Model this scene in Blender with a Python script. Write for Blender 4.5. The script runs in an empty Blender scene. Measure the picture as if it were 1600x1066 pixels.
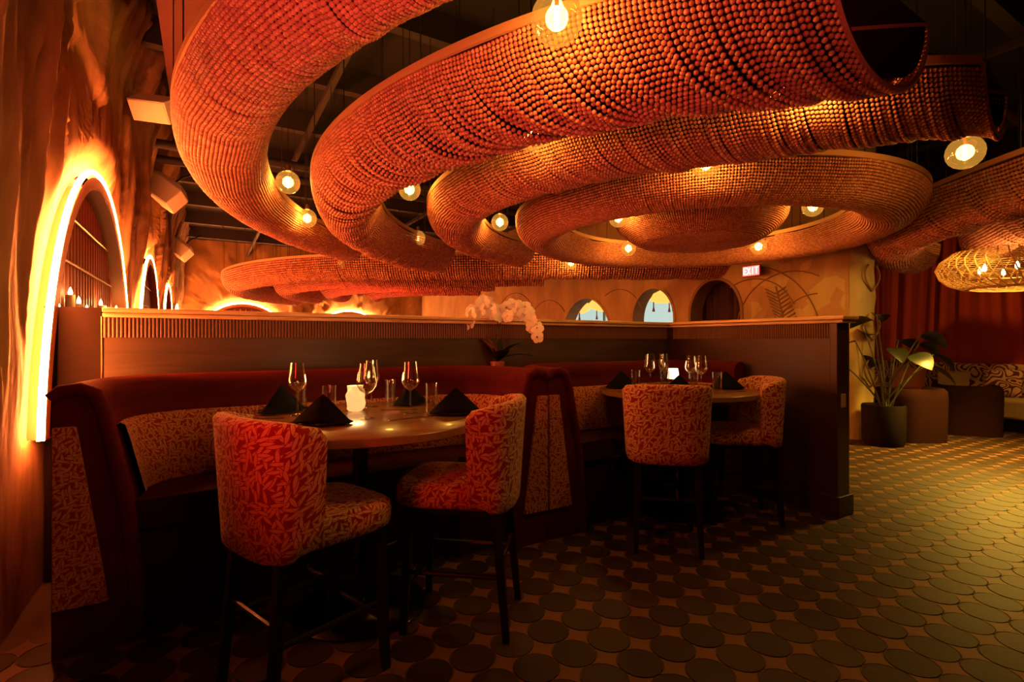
import bpy, math, random
import numpy as np
from mathutils import Vector, Matrix, noise as mnoise
R_ = math.radians
PI = math.pi
rng = random.Random(7)
nrg = np.random.RandomState(5)
scene = bpy.context.scene
col = scene.collection

# ------------------------------------------------------------------ camera
EYE = 1.29                                  # camera height; room axes: x = across, y = along the left wall
YAW = 30.96
CS, SN = math.cos(R_(YAW)), math.sin(R_(YAW))
cam_d = bpy.data.cameras.new('camera')
cam_d.sensor_width = 36; cam_d.lens = 18; cam_d.clip_start = 0.02; cam_d.clip_end = 100
cam = bpy.data.objects.new('camera', cam_d)
cam.location = (0, 0, EYE)
cam.rotation_euler = (R_(90), 0, -R_(YAW))
col.objects.link(cam)
scene.camera = cam

def rv(X, D):
    """offset to the right and distance ahead of the viewpoint -> room coordinates"""
    return (CS * X + SN * D, -SN * X + CS * D)

# ------------------------------------------------------------------ world, exposure, large lights
world = bpy.data.worlds.new('world'); scene.world = world
world.use_nodes = True
bgn = world.node_tree.nodes['Background']
bgn.inputs[0].default_value = (0.9, 0.35, 0.12, 1)
bgn.inputs[1].default_value = 0.006
scene.view_settings.view_transform = 'Standard'
scene.view_settings.look = 'None'
scene.view_settings.gamma = 1
scene.view_settings.exposure = 0.0
scene.view_settings.use_curve_mapping = False
scene.cycles.max_bounces = 6
scene.cycles.diffuse_bounces = 3
scene.cycles.transparent_max_bounces = 24
scene.cycles.caustics_reflective = False
scene.cycles.caustics_refractive = False
scene.cycles.sample_clamp_indirect = 3.0
scene.cycles.use_denoising = True

AMBER = (1.0, 0.50, 0.13)
REDOR = (1.0, 0.215, 0.045)

def point_light(loc, power, color, radius=0.04, name='bulb_light'):
    l = bpy.data.lights.new(name, 'POINT'); l.energy = power; l.color = color; l.shadow_soft_size = radius
    o = bpy.data.objects.new(name, l); o.location = loc; col.objects.link(o); return o

def spot_light(loc, to, power, color, size=60, blend=0.8, radius=0.1, name='spot_light'):
    l = bpy.data.lights.new(name, 'SPOT'); l.energy = power; l.color = color; l.spot_size = R_(size); l.spot_blend = blend; l.shadow_soft_size = radius
    o = bpy.data.objects.new(name, l); o.location = loc
    o.rotation_euler = (Vector(to) - Vector(loc)).to_track_quat('-Z', 'Y').to_euler()
    col.objects.link(o); return o

# added spots without fixtures, several far below the ceiling (amber over the walkway and the lounge, red washing the beads from the left)
spot_light((7.0, 0.9, 4.2), (6.4, 2.2, 0), 250, (1.0, 0.55, 0.05), 84, 1.0, 0.12)
spot_light((8.6, -0.2, 4.2), (10.2, 3.0, 1.2), 260, (1.0, 0.50, 0.08), 70, 1.0, 0.1)
spot_light((6.5, 1.7, 2.35), (7.5, 3.45, 1.3), 60, (1.0, 0.60, 0.12), 60, 0.9, 0.1)  # added to brighten the column end
spot_light((-0.5, -0.9, 1.35), (0.9, 3.6, 4.2), 440, (1.0, 0.11, 0.08), 84, 1.0, 0.25)
spot_light((0.3, 0.6, 2.0), (-0.45, 2.72, 0.65), 20, (1.0, 0.22, 0.07), 26, 1.0, 0.1)  # added to lift the left booth's end panel
spot_light((-0.60, 1.2, 1.45), (1.2, 2.2, 0.85), 42, (1.0, 0.03, 0.015), 62, 1.0, 0.08)
spot_light((2.2, -0.8, 2.4), (0.9, 2.6, 0.9), 26, (1.0, 0.42, 0.13), 50, 1.0, 0.3)
spot_light((3.0, 1.4, 2.15), (2.0, 3.55, 1.42), 16, (1.0, 0.50, 0.16), 22, 1.0, 0.05)  # added low spot on the orchid and the panel behind it
spot_light((1.6, -0.6, 2.6), (-0.75, 4.2, 3.0), 60, (1.0, 0.42, 0.10), 60, 1.0, 0.2)  # added fill on the left wall from the viewer's side
spot_light((3.6, 6.4, 4.0), (7.3, 7.5, 2.0), 210, (1.0, 0.33, 0.05), 100, 1.0, 0.2)
spot_light((3.4, 13.5, 3.9), (7.2, 15.0, 2.0), 260, (1.0, 0.33, 0.06), 110, 1.0, 0.2)
spot_light((2.2, 10.0, 0.6), (3.5, 11.5, 2.6), 300, (1.0, 0.12, 0.05), 120, 1.0, 0.3)

# ------------------------------------------------------------------ helpers
def tag(o, label=None, cat=None, group=None, kind=None):
    if label: o['label'] = label
    if cat: o['category'] = cat
    if group: o['group'] = group
    if kind: o['kind'] = kind
    return o

def empty(name, loc=(0, 0, 0), rz=0, label=None, cat=None, group=None, kind=None):
    o = bpy.data.objects.new(name, None); o.empty_display_size = 0.1
    o.location = loc; o.rotation_euler = (0, 0, rz)
    col.objects.link(o)
    return tag(o, label, cat, group, kind)

def copy_tree(o, parent=None):
    c = o.copy(); col.objects.link(c); c.parent = parent
    if parent is not None: c.matrix_parent_inverse = Matrix()
    for ch in list(o.children): copy_tree(ch, c)
    return c

class MB:
    def __init__(s): s.v = []; s.f = []; s.uv = []      # uv: per face list or None
    def add(s, vs, fs, uvs=None, M=None):
        b = len(s.v)
        for p in vs:
            p = Vector(p)
            if M is not None: p = M @ p
            s.v.append(tuple(p))
        for i, f in enumerate(fs):
            s.f.append([b + k for k in f]); s.uv.append(uvs[i] if uvs else None)
        return s
    def box(s, x0, x1, y0, y1, z0, z1, M=None):
        vs = [(x0, y0, z0), (x1, y0, z0), (x1, y1, z0), (x0, y1, z0), (x0, y0, z1), (x1, y0, z1), (x1, y1, z1), (x0, y1, z1)]
        fs = [(0, 3, 2, 1), (4, 5, 6, 7), (0, 1, 5, 4), (1, 2, 6, 5), (2, 3, 7, 6), (3, 0, 4, 7)]
        return s.add(vs, fs, None, M)
    def lathe(s, prof, n=24, M=None, caps=False):
        vs = []; fs = []
        for r, z in prof:
            for k in range(n):
                a = 2 * PI * k / n; vs.append((r * math.cos(a), r * math.sin(a), z))
        for i in range(len(prof) - 1):
            for k in range(n):
                k2 = (k + 1) % n
                fs.append((i * n + k, i * n + k2, (i + 1) * n + k2, (i + 1) * n + k))
        if caps:
            fs.append(tuple(range(n - 1, -1, -1))); m = (len(prof) - 1) * n; fs.append(tuple(range(m, m + n)))
        return s.add(vs, fs, None, M)
    def tube(s, pts, r, n=8, closed=False, M=None):
        pts = [Vector(p) for p in pts]; N = len(pts); vs = []; fs = []
        rs = r if isinstance(r, (list, tuple)) else [r] * N
        ref = Vector((0, 0, 1))
        for i, p in enumerate(pts):
            a = pts[(i - 1) % N] if (closed or i > 0) else p
            b = pts[(i + 1) % N] if (closed or i < N - 1) else p
            t = (b - a).normalized()
            rf = ref if abs(t.z) < 0.9 else Vector((1, 0, 0))
            if i == 0: s_ = t.cross(rf).normalized()
            else:
                s_ = (s_ - t * s_.dot(t))
                s_ = s_.normalized() if s_.length > 1e-6 else t.cross(rf).normalized()
            q = t.cross(s_)
            for k in range(n):
                an = 2 * PI * k / n
                vs.append(p + (s_ * math.cos(an) + q * math.sin(an)) * rs[i])
        L = N if closed else N - 1
        for i in range(L):
            for k in range(n):
                k2 = (k + 1) % n; j = (i + 1) % N
                fs.append((i * n + k, i * n + k2, j * n + k2, j * n + k))
        if not closed:
            fs.append(tuple(range(n - 1, -1, -1))); fs.append(tuple(range((N - 1) * n, N * n)))
        return s.add(vs, fs, None, M)
    def grid(s, P, closed_u=False, closed_v=False, UV=None):
        nu = len(P); nv = len(P[0]); vs = [p for row in P for p in row]; fs = []; uvs = [] if UV else None
        for i in range(nu if closed_u else nu - 1):
            for j in range(nv if closed_v else nv - 1):
                i2 = (i + 1) % nu; j2 = (j + 1) % nv
                fs.append((i * nv + j, i * nv + j2, i2 * nv + j2, i2 * nv + j))
                if UV: uvs.append([UV[i][j], UV[i][j + 1] if j + 1 < len(UV[i]) else UV[i][j2], UV[min(i + 1, len(UV) - 1)][j + 1] if j + 1 < len(UV[i]) else UV[i2][j2], UV[min(i + 1, len(UV) - 1)][j]])
        return s.add(vs, fs, uvs)
    def build(s, name, mat, parent=None, smooth=True, bevel=0, angle=40, seg=2):
        me = bpy.data.meshes.new(name); me.from_pydata(s.v, [], s.f); me.update()
        if any(u is not None for u in s.uv):
            ul = me.uv_layers.new(name='UVMap'); i = 0
            for p, u in zip(me.polygons, s.uv):
                for k, li in enumerate(p.loop_indices): ul.data[li].uv = u[k] if u else (0, 0)
        if mat: me.materials.append(mat)
        o = bpy.data.objects.new(name, me); col.objects.link(o)
        if parent is not None: o.parent = parent
        if smooth:
            me.polygons.foreach_set('use_smooth', [True] * len(me.polygons))
            if angle: 
                try: me.set_sharp_from_angle(angle=R_(angle))
                except Exception: pass
        if bevel:
            b = o.modifiers.new('bevel', 'BEVEL'); b.width = bevel; b.segments = seg; b.limit_method = 'ANGLE'
            b.angle_limit = R_(30)
        return o

def TR(x, y, z, rz=0, rx=0, ry=0, s=1):
    return Matrix.Translation((x, y, z)) @ Matrix.Rotation(rz, 4, 'Z') @ Matrix.Rotation(ry, 4, 'Y') @ Matrix.Rotation(rx, 4, 'X') @ Matrix.Scale(s, 4)

# ------------------------------------------------------------------ materials
def newmat(name):
    m = bpy.data.materials.new(name); m.use_nodes = True
    nt = m.node_tree; b = nt.nodes['Principled BSDF']
    return m, nt, b
def N(nt, t, **kw):
    n = nt.nodes.new(t)
    for k, v in kw.items(): setattr(n, k, v)
    return n
def simple(name, c, rough=0.6, metal=0, spec=0.5, noise=None, bump=0, bscale=60, sheen=0, coat=0):
    m, nt, b = newmat(name)
    b.inputs['Base Color'].default_value = (*c, 1); b.inputs['Roughness'].default_value = rough
    b.inputs['Metallic'].default_value = metal; b.inputs['Specular IOR Level'].default_value = spec
    if sheen:
        b.inputs['Sheen Weight'].default_value = sheen; b.inputs['Sheen Tint'].default_value = (*[min(1, x * 3) for x in c], 1)
    if coat: b.inputs['Coat Weight'].default_value = coat
    tc = N(nt, 'ShaderNodeTexCoord')
    if noise:
        nz = N(nt, 'ShaderNodeTexNoise'); nz.inputs['Scale'].default_value = noise[0]; nz.inputs['Detail'].default_value = 6
        nt.links.new(tc.outputs['Object'], nz.inputs['Vector'])
        r = N(nt, 'ShaderNodeValToRGB'); e = r.color_ramp.elements
        e[0].position = 0.3; e[0].color = (*noise[1], 1); e[1].position = 0.7; e[1].color = (*c, 1)
        nt.links.new(nz.outputs['Fac'], r.inputs['Fac']); nt.links.new(r.outputs['Color'], b.inputs['Base Color'])
    if bump:
        n2 = N(nt, 'ShaderNodeTexNoise'); n2.inputs['Scale'].default_value = bscale; n2.inputs['Detail'].default_value = 4
        nt.links.new(tc.outputs['Object'], n2.inputs['Vector'])
        bp = N(nt, 'ShaderNodeBump'); bp.inputs['Strength'].default_value = bump; bp.inputs['Distance'].default_value = 0.01
        nt.links.new(n2.outputs['Fac'], bp.inputs['Height']); nt.links.new(bp.outputs['Normal'], b.inputs['Normal'])
    return m
def emis(name, c, s):
    m, nt, b = newmat(name); b.inputs['Base Color'].default_value = (0, 0, 0, 1)
    b.inputs['Emission Color'].default_value = (*c, 1); b.inputs['Emission Strength'].default_value = s
    return m
def wood(name, c1, c2, rough=0.3, scale=(1, 12, 12), coat=0.0):
    m, nt, b = newmat(name); tc = N(nt, 'ShaderNodeTexCoord'); mp = N(nt, 'ShaderNodeMapping')
    mp.inputs['Scale'].default_value = scale
    nz = N(nt, 'ShaderNodeTexNoise'); nz.inputs['Scale'].default_value = 3; nz.inputs['Detail'].default_value = 8; nz.inputs['Distortion'].default_value = 0.6
    r = N(nt, 'ShaderNodeValToRGB'); e = r.color_ramp.elements
    e[0].position = 0.35; e[0].color = (*c1, 1); e[1].position = 0.65; e[1].color = (*c2, 1)
    L = nt.links.new
    L(tc.outputs['Object'], mp.inputs['Vector']); L(mp.outputs['Vector'], nz.inputs['Vector']); L(nz.outputs['Fac'], r.inputs['Fac'])
    L(r.outputs['Color'], b.inputs['Base Color']); b.inputs['Roughness'].default_value = rough; b.inputs['Coat Weight'].default_value = coat
    return m
def mth(nt, op, a, b=None, c=None):
    n = N(nt, 'ShaderNodeMath', operation=op)
    for i, x in enumerate((a, b, c)):
        if x is None: continue
        if isinstance(x, (int, float)): n.inputs[i].default_value = x
        else: nt.links.new(x, n.inputs[i])
    return n.outputs[0]
def leaf_fabric(name, red, leaf, cell=0.05):
    m, nt, b = newmat(name); L = nt.links.new
    uv = N(nt, 'ShaderNodeUVMap'); uv.uv_map = 'UVMap'
    masks = []
    for k, (off, sc, dirn) in enumerate((((0, 0, 0), 1.0, 0.0), ((13.5, 7.5, 0), 1.0, 0.1), ((5.0, 31.5, 0), 1.0, -0.1), ((55.5, 3.0, 0), 1.0, 0.25))):
        mp = N(nt, 'ShaderNodeMapping'); mp.inputs['Scale'].default_value = (sc / cell,) * 3; mp.inputs['Location'].default_value = off
        L(uv.outputs[0], mp.inputs['Vector'])
        vo = N(nt, 'ShaderNodeTexVoronoi', voronoi_dimensions='2D', feature='F1'); vo.inputs['Scale'].default_value = 1; vo.inputs['Randomness'].default_value = 0.75
        L(mp.outputs[0], vo.inputs['Vector'])
        sub = N(nt, 'ShaderNodeVectorMath', operation='SUBTRACT'); L(mp.outputs[0], sub.inputs[0]); L(vo.outputs['Position'], sub.inputs[1])
        nz = N(nt, 'ShaderNodeTexNoise', noise_dimensions='2D'); nz.inputs['Scale'].default_value = 0.35; L(vo.outputs['Position'], nz.inputs['Vector'])
        sx = N(nt, 'ShaderNodeSeparateColor'); L(vo.outputs['Color'], sx.inputs[0])
        ang = mth(nt, 'ADD', mth(nt, 'MULTIPLY', nz.outputs['Fac'], 3.2), mth(nt, 'ADD', mth(nt, 'MULTIPLY', mth(nt, 'GREATER_THAN', sx.outputs[0], 0.5), 1.25), dirn))
        ro = N(nt, 'ShaderNodeVectorRotate', rotation_type='Z_AXIS'); L(sub.outputs[0], ro.inputs['Vector']); L(ang, ro.inputs['Angle'])
        sp = N(nt, 'ShaderNodeSeparateXYZ'); L(ro.outputs[0], sp.inputs[0])
        x2 = mth(nt, 'POWER', mth(nt, 'ABSOLUTE', mth(nt, 'DIVIDE', sp.outputs[0], 0.62)), 2.0)
        wd = mth(nt, 'MULTIPLY', mth(nt, 'SUBTRACT', 1.0, x2), 0.135)
        mk = mth(nt, 'GREATER_THAN', mth(nt, 'SUBTRACT', wd, mth(nt, 'ABSOLUTE', sp.outputs[1])), 0.0)
        vein = mth(nt, 'MULTIPLY', mth(nt, 'LESS_THAN', mth(nt, 'ABSOLUTE', sp.outputs[1]), 0.012), 0.35)
        # a gap of ground colour round every leaf so that layers read as separate leaves
        halo = mth(nt, 'GREATER_THAN', mth(nt, 'SUBTRACT', mth(nt, 'ADD', wd, 0.06), mth(nt, 'ABSOLUTE', sp.outputs[1])), 0.0)
        masks.append((mth(nt, 'SUBTRACT', mk, vein), halo))
    tot = masks[0][0]
    for mk, ha in masks[1:]:
        keep = mth(nt, 'SUBTRACT', 1.0, ha)
        tot = mth(nt, 'MAXIMUM', mth(nt, 'MULTIPLY', tot, keep), mk)
    mx = N(nt, 'ShaderNodeMix', data_type='RGBA'); L(tot, mx.inputs[0]); mx.inputs[6].default_value = (*red, 1); mx.inputs[7].default_value = (*leaf, 1)
    L(mx.outputs[2], b.inputs['Base Color']); b.inputs['Roughness'].default_value = 0.85
    b.inputs['Sheen Weight'].default_value = 0.15; b.inputs['Specular IOR Level'].default_value = 0.2
    bp = N(nt, 'ShaderNodeBump'); bp.inputs['Strength'].default_value = 0.35; bp.inputs['Distance'].default_value = 0.004; L(tot, bp.inputs['Height']); L(bp.outputs[0], b.inputs['Normal'])
    return m
def thin_glass(name, tint, gloss=0.10, glow=0):
    m, nt, b = newmat(name); L = nt.links.new
    out = nt.nodes['Material Output']
    tr = N(nt, 'ShaderNodeBsdfTransparent'); tr.inputs[0].default_value = (*tint, 1)
    gl = N(nt, 'ShaderNodeBsdfGlossy'); gl.inputs['Roughness'].default_value = 0.04; gl.inputs[0].default_value = (1, 0.95, 0.88, 1)
    lw = N(nt, 'ShaderNodeLayerWeight'); lw.inputs['Blend'].default_value = 0.35
    fac = mth(nt, 'ADD', mth(nt, 'MULTIPLY', lw.outputs['Facing'], 0.55), gloss)
    mx = N(nt, 'ShaderNodeMixShader'); L(fac, mx.inputs[0]); L(tr.outputs[0], mx.inputs[1]); L(gl.outputs[0], mx.inputs[2])
    if glow:      # emission added to the glass in place of scattered filament light
        em = N(nt, 'ShaderNodeEmission'); em.inputs[0].default_value = (1.0, 0.50, 0.08, 1); em.inputs[1].default_value = glow
        ad = N(nt, 'ShaderNodeAddShader'); L(mx.outputs[0], ad.inputs[0]); L(em.outputs[0], ad.inputs[1]); L(ad.outputs[0], out.inputs[0])
    else: L(mx.outputs[0], out.inputs[0])
    return m

M = {}
def plaster(name, c1, c2, bump=0.5):
    m, nt, b = newmat(name); L = nt.links.new
    tc = N(nt, 'ShaderNodeTexCoord'); mp = N(nt, 'ShaderNodeMapping'); mp.inputs['Scale'].default_value = (1, 1, 0.35)
    L(tc.outputs['Object'], mp.inputs[0])
    nz = N(nt, 'ShaderNodeTexNoise'); nz.inputs['Scale'].default_value = 2.2; nz.inputs['Detail'].default_value = 9; nz.inputs['Distortion'].default_value = 0.8; nz.inputs['Roughness'].default_value = 0.62
    L(mp.outputs[0], nz.inputs['Vector'])
    r = N(nt, 'ShaderNodeValToRGB'); e = r.color_ramp.elements; e[0].position = 0.36; e[0].color = (*c1, 1); e[1].position = 0.66; e[1].color = (*c2, 1)
    L(nz.outputs['Fac'], r.inputs[0]); L(r.outputs[0], b.inputs['Base Color'])
    n2 = N(nt, 'ShaderNodeTexNoise'); n2.inputs['Scale'].default_value = 9; n2.inputs['Detail'].default_value = 8; L(mp.outputs[0], n2.inputs['Vector'])
    bp = N(nt, 'ShaderNodeBump'); bp.inputs['Strength'].default_value = bump; bp.inputs['Distance'].default_value = 0.03
    L(n2.outputs['Fac'], bp.inputs['Height']); L(bp.outputs[0], b.inputs['Normal'])
    b.inputs['Roughness'].default_value = 0.85
    return m
M['rock'] = plaster('rock_plaster', (0.20, 0.10, 0.035), (0.50, 0.30, 0.13))
M['plaster'] = plaster('ochre_plaster', (0.34, 0.19, 0.07), (0.50, 0.30, 0.12), 0.25)
M['relief'] = simple('relief_plaster', (0.22, 0.11, 0.045), 0.8)
M['casing'] = simple('arch_casing', (0.42, 0.15, 0.06), 0.5, bump=0.1)
M['niche'] = simple('niche_back', (0.16, 0.035, 0.02), 0.6)
M['niche_rod'] = simple('niche_rod', (0.34, 0.07, 0.035), 0.4)
M['brass'] = simple('brass', (0.7, 0.42, 0.16), 0.3, metal=1)
M['led'] = emis('led_strip', REDOR, 280)
M['led_far'] = emis('led_strip_far', (1.0, 0.34, 0.10), 300)
M['ceiling'] = simple('black_ceiling', (0.012, 0.010, 0.009), 0.9)
M['beam'] = simple('painted_beam', (0.03, 0.022, 0.018), 0.7)
M['soffit'] = simple('red_soffit', (0.10, 0.012, 0.008), 0.8)
M['rail'] = simple('swag_rail', (0.60, 0.30, 0.15), 0.6)
M['shade_sheet'] = simple('swag_shade_sheet', (0.035, 0.010, 0.007), 0.95, spec=0.1)  # dark sheet added so the gaps between beads stay dark
M['board'] = simple('swag_top_board', (0.05, 0.02, 0.015), 0.8)
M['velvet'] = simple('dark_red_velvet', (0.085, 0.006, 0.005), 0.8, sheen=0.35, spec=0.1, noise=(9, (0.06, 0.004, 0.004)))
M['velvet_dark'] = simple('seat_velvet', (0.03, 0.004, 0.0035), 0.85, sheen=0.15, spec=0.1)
M['leaf'] = leaf_fabric('leaf_fabric', (0.27, 0.016, 0.009), (0.66, 0.40, 0.20), 0.042)
M['leaf_small'] = leaf_fabric('leaf_fabric_booth', (0.25, 0.016, 0.009), (0.52, 0.26, 0.13), 0.036)
M['black_wood'] = simple('black_stained_wood', (0.010, 0.007, 0.006), 0.35, spec=0.3)
M['table'] = wood('table_wood', (0.12, 0.05, 0.014), (0.24, 0.11, 0.03), 0.28, (1.5, 14, 14), 0.15)
M['table_edge'] = simple('table_edge', (0.30, 0.17, 0.06), 0.4)
M['metal_black'] = simple('black_metal', (0.03, 0.028, 0.026), 0.22, metal=0.8)
M['napkin'] = simple('black_linen', (0.005, 0.004, 0.0045), 0.95, bump=0.2, bscale=200, spec=0.1)
M['plate'] = simple('dark_plate', (0.03, 0.02, 0.02), 0.15)
M['steel'] = simple('steel', (0.8, 0.72, 0.62), 0.15, metal=1)
M['glass'] = thin_glass('clear_glass', (0.96, 0.95, 0.92), 0.07)
M['globe'] = thin_glass('amber_globe_glass', (0.97, 0.82, 0.50), 0.08, 0.22)
M['filament'] = emis('filament', (1.0, 0.62, 0.20), 60)
M['cord'] = simple('black_cord', (0.01, 0.01, 0.01), 0.6)
M['panel'] = wood('partition_panel', (0.045, 0.024, 0.009), (0.072, 0.040, 0.015), 0.5, (0.6, 0.6, 5))
M['end_matte'] = simple('matte_end_panel', (0.02, 0.009, 0.005), 0.85, spec=0.1)
M['panel_dark'] = simple('partition_dark', (0.045, 0.014, 0.008), 0.42)
M['flute'] = simple('fluted_slat', (0.16, 0.07, 0.03), 0.42)
M['cap'] = wood('cap_wood', (0.55, 0.32, 0.12), (0.95, 0.68, 0.34), 0.4, (1.2, 1.2, 30))
M['tile_dark'] = simple('dark_tile', (0.032, 0.015, 0.008), 0.55, noise=(3, (0.022, 0.010, 0.006)), spec=0.32, bump=0.08, bscale=25)
M['tile_dark2'] = simple('dark_tile_brown', (0.046, 0.024, 0.013), 0.55, noise=(3, (0.032, 0.017, 0.010)), spec=0.32, bump=0.08, bscale=25)
M['tile_light'] = simple('sand_tile', (0.18, 0.085, 0.036), 0.55, noise=(5, (0.14, 0.064, 0.027)), spec=0.3, bump=0.1, bscale=25)
M['grout'] = simple('grout', (0.10, 0.055, 0.028), 0.85)
M['speaker'] = simple('cream_speaker', (0.88, 0.74, 0.56), 0.6)
M['speaker_grille'] = simple('cream_grille', (0.90, 0.72, 0.50), 0.7, bump=0.3, bscale=300)
M['orchid'] = simple('orchid_petal', (0.95, 0.86, 0.74), 0.6)
M['orchid_lip'] = simple('orchid_lip', (0.5, 0.12, 0.1), 0.6)
M['stem'] = simple('green_stem', (0.03, 0.028, 0.01), 0.6)
M['leafdark'] = simple('dark_leaf', (0.018, 0.024, 0.008), 0.35)
M['leafred'] = simple('reddish_leaf', (0.35, 0.10, 0.07), 0.4)
M['pot'] = simple('dark_pot', (0.012, 0.007, 0.005), 0.85, spec=0.1)
M['soil'] = simple('soil', (0.02, 0.012, 0.008), 0.95)
M['curtain'] = simple('red_curtain', (0.42, 0.05, 0.022), 0.8, sheen=0.4, spec=0.1)
M['curtain_dark'] = simple('dark_curtain', (0.05, 0.012, 0.008), 0.9)
M['leather'] = simple('brown_velvet', (0.022, 0.006, 0.005), 0.9, spec=0.08)
M['cream'] = simple('cream_upholstery', (0.52, 0.36, 0.14), 0.8)
M['olive'] = simple('olive_cushion', (0.10, 0.075, 0.028), 0.85)
M['orange_cushion'] = simple('orange_cushion', (0.5, 0.14, 0.03), 0.8)
M['straw'] = simple('woven_straw', (0.75, 0.50, 0.16), 0.8)
M['flame'] = emis('warm_bulb', (1.0, 0.62, 0.22), 45)
M['candle'] = emis('candle_glow', (1.0, 0.60, 0.20), 5.0)
M['white_shade'] = emis('lit_white_shade', (1.0, 0.72, 0.42), 3.0)
M['exit_face'] = emis('exit_face', (1.0, 0.30, 0.25), 1.6)
M['exit_letter'] = emis('exit_letter', (1.0, 0.86, 0.82), 2.6)
M['exit_box'] = simple('exit_housing', (0.5, 0.05, 0.04), 0.4)
M['sky_pane'] = emis('daylit_pane', (0.62, 0.80, 0.72), 0.85)
M['mullion'] = simple('window_mullion', (0.35, 0.42, 0.38), 0.5)
M['shade_yellow'] = emis('lit_straw_shade', (1.0, 0.58, 0.10), 1.2)
M['switch'] = simple('switch_plate', (0.55, 0.45, 0.35), 0.4)

def bead_mat(name, c1, c2):
    m, nt, b = newmat(name); L = nt.links.new
    oi = N(nt, 'ShaderNodeObjectInfo'); r = N(nt, 'ShaderNodeValToRGB'); e = r.color_ramp.elements
    e[0].color = (*c1, 1); e[1].color = (*c2, 1); L(oi.outputs['Random'], r.inputs[0]); L(r.outputs[0], b.inputs['Base Color'])
    b.inputs['Roughness'].default_value = 0.5; b.inputs['Specular IOR Level'].default_value = 0.35
    return m
M['bead'] = bead_mat('wooden_bead', (0.46, 0.15, 0.09), (0.72, 0.32, 0.19))

# sofa maze print
def maze():
    m, nt, b = newmat('maze_fabric'); L = nt.links.new
    tc = N(nt, 'ShaderNodeTexCoord'); nz = N(nt, 'ShaderNodeTexNoise'); nz.inputs['Scale'].default_value = 4.6; nz.inputs['Detail'].default_value = 0.0; nz.inputs['Distortion'].default_value = 0.5
    L(tc.outputs['Object'], nz.inputs['Vector'])
    f = mth(nt, 'FRACT', mth(nt, 'MULTIPLY', nz.outputs['Fac'], 9.0))
    g = mth(nt, 'GREATER_THAN', f, 0.45)
    mx = N(nt, 'ShaderNodeMix', data_type='RGBA'); L(g, mx.inputs[0]); mx.inputs[6].default_value = (0.10, 0.012, 0.02, 1); mx.inputs[7].default_value = (0.60, 0.36, 0.20, 1)
    L(mx.outputs[2], b.inputs['Base Color']); b.inputs['Roughness'].default_value = 0.85
    return m
M['maze'] = maze()

# ------------------------------------------------------------------ layout numbers
WALL_L = -0.745
BACK = 19.0
WALL_R = 7.27
CEIL = 4.5
PU, PW = 3.60, 3.98                # inner faces of the partition
PT = 1.475                          # its height

# ------------------------------------------------------------------ floor
floor = empty('floor', kind='structure'); tag(floor, 'dark patterned tile floor of the dining room', None)
bed = MB().box(-2.2, 14, -3, 20, -0.05, -0.004).build('floor_bed', M['grout'], floor, smooth=False)
PITCH = 0.187
def disc_mb(n=16):
    r = PITCH / 2 - 0.0035; mb = MB()
    vs = [(r * math.cos(2 * PI * k / n), r * math.sin(2 * PI * k / n), 0.0) for k in range(n)]
    lo = [(x * 1.01, y * 1.01, -0.006) for x, y, z in vs]
    mb.add(vs + lo, [tuple(range(n))] + [(k + n, (k + 1) % n + n, (k + 1) % n, k) for k in range(n)]); return mb
def star_mb():
    # four-pointed tile with concave sides between four discs
    h = PITCH / 2; r = PITCH / 2 + 0.002; vs = []
    for q in range(4):
        cx, cy = [(h, h), (-h, h), (-h, -h), (h, -h)][q]
        a0 = [270, 0, 90, 180][q]
        for k in range(5):
            a = R_(a0 - 9 - k * 72 / 4)
            vs.append((cx + r * math.cos(a), cy + r * math.sin(a), -0.001))
    n = len(vs); lo = [(x, y, -0.006) for x, y, z in vs]
    mb = MB(); c = len(vs) * 2
    mb.add(vs + lo + [(0, 0, -0.001)], [(c, k, (k + 1) % n) for k in range(n)] + [((k + 1) % n, k, k + n, (k + 1) % n + n) for k in range(n)])
    return mb
dm, sm = disc_mb(), star_mb()
cells = []
i0, i1 = -4, int(10.2 / PITCH)
for i in range(i0, i1):
    for j in range(int(-1.6 / PITCH), int(5.6 / PITCH)):
        x, y = i * PITCH, j * PITCH
        D = SN * x + CS * y; X = CS * x - SN * y
        if D < 0.9 or abs(X) > D * 1.6 + 0.3: continue
        if x < 3.9 and y > 2.9: continue
        if x > 4.3 and x < 7.2 and y > 5: continue
        cells.append((D, x, y))
cells.sort()
vis = [c for c in cells if c[0] > 1.85 and abs(CS * c[1] - SN * c[2]) < c[0] * 1.0 and (CS * c[1] - SN * c[2]) > -0.75]
near = set(vis[:300])
rest_d, rest_d2, rest_s = MB(), MB(), MB()
pd = [None, None]; ps = None
for c in cells:
    D, x, y = c
    two = rng.random() < 0.35
    dz = rng.uniform(-0.0008, 0.0008)
    if c in near:
        k = 1 if two else 0
        if pd[k] is None:
            o = dm.build('round_tile', M['tile_dark2' if two else 'tile_dark'], floor, smooth=False); pd[k] = o
        else:
            o = pd[k].copy(); col.objects.link(o); o.parent = floor
        o.name = 'round_tile'; o.location = (x, y, dz); o.rotation_euler = (0, 0, rng.uniform(0, 6))
        if ps is None: o = sm.build('star_tile', M['tile_light'], floor, smooth=False); ps = o
        else: o = ps.copy(); col.objects.link(o); o.parent = floor
        o.name = 'star_tile'; o.location = (x + PITCH / 2, y + PITCH / 2, dz * 0.5)
    else:
        mb = (rest_d2 if two else rest_d)
        mb.add(dm.v, dm.f, None, Matrix.Translation((x, y, dz)))
        rest_s.add(sm.v, sm.f, None, Matrix.Translation((x + PITCH / 2, y + PITCH / 2, dz * .5)))
tag(rest_d.build('round_tiles', M['tile_dark'], floor, smooth=False), kind='stuff')
tag(rest_d2.build('brown_round_tiles', M['tile_dark2'], floor, smooth=False), kind='stuff')
tag(rest_s.build('star_tiles', M['tile_light'], floor, smooth=False), kind='stuff')

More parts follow.
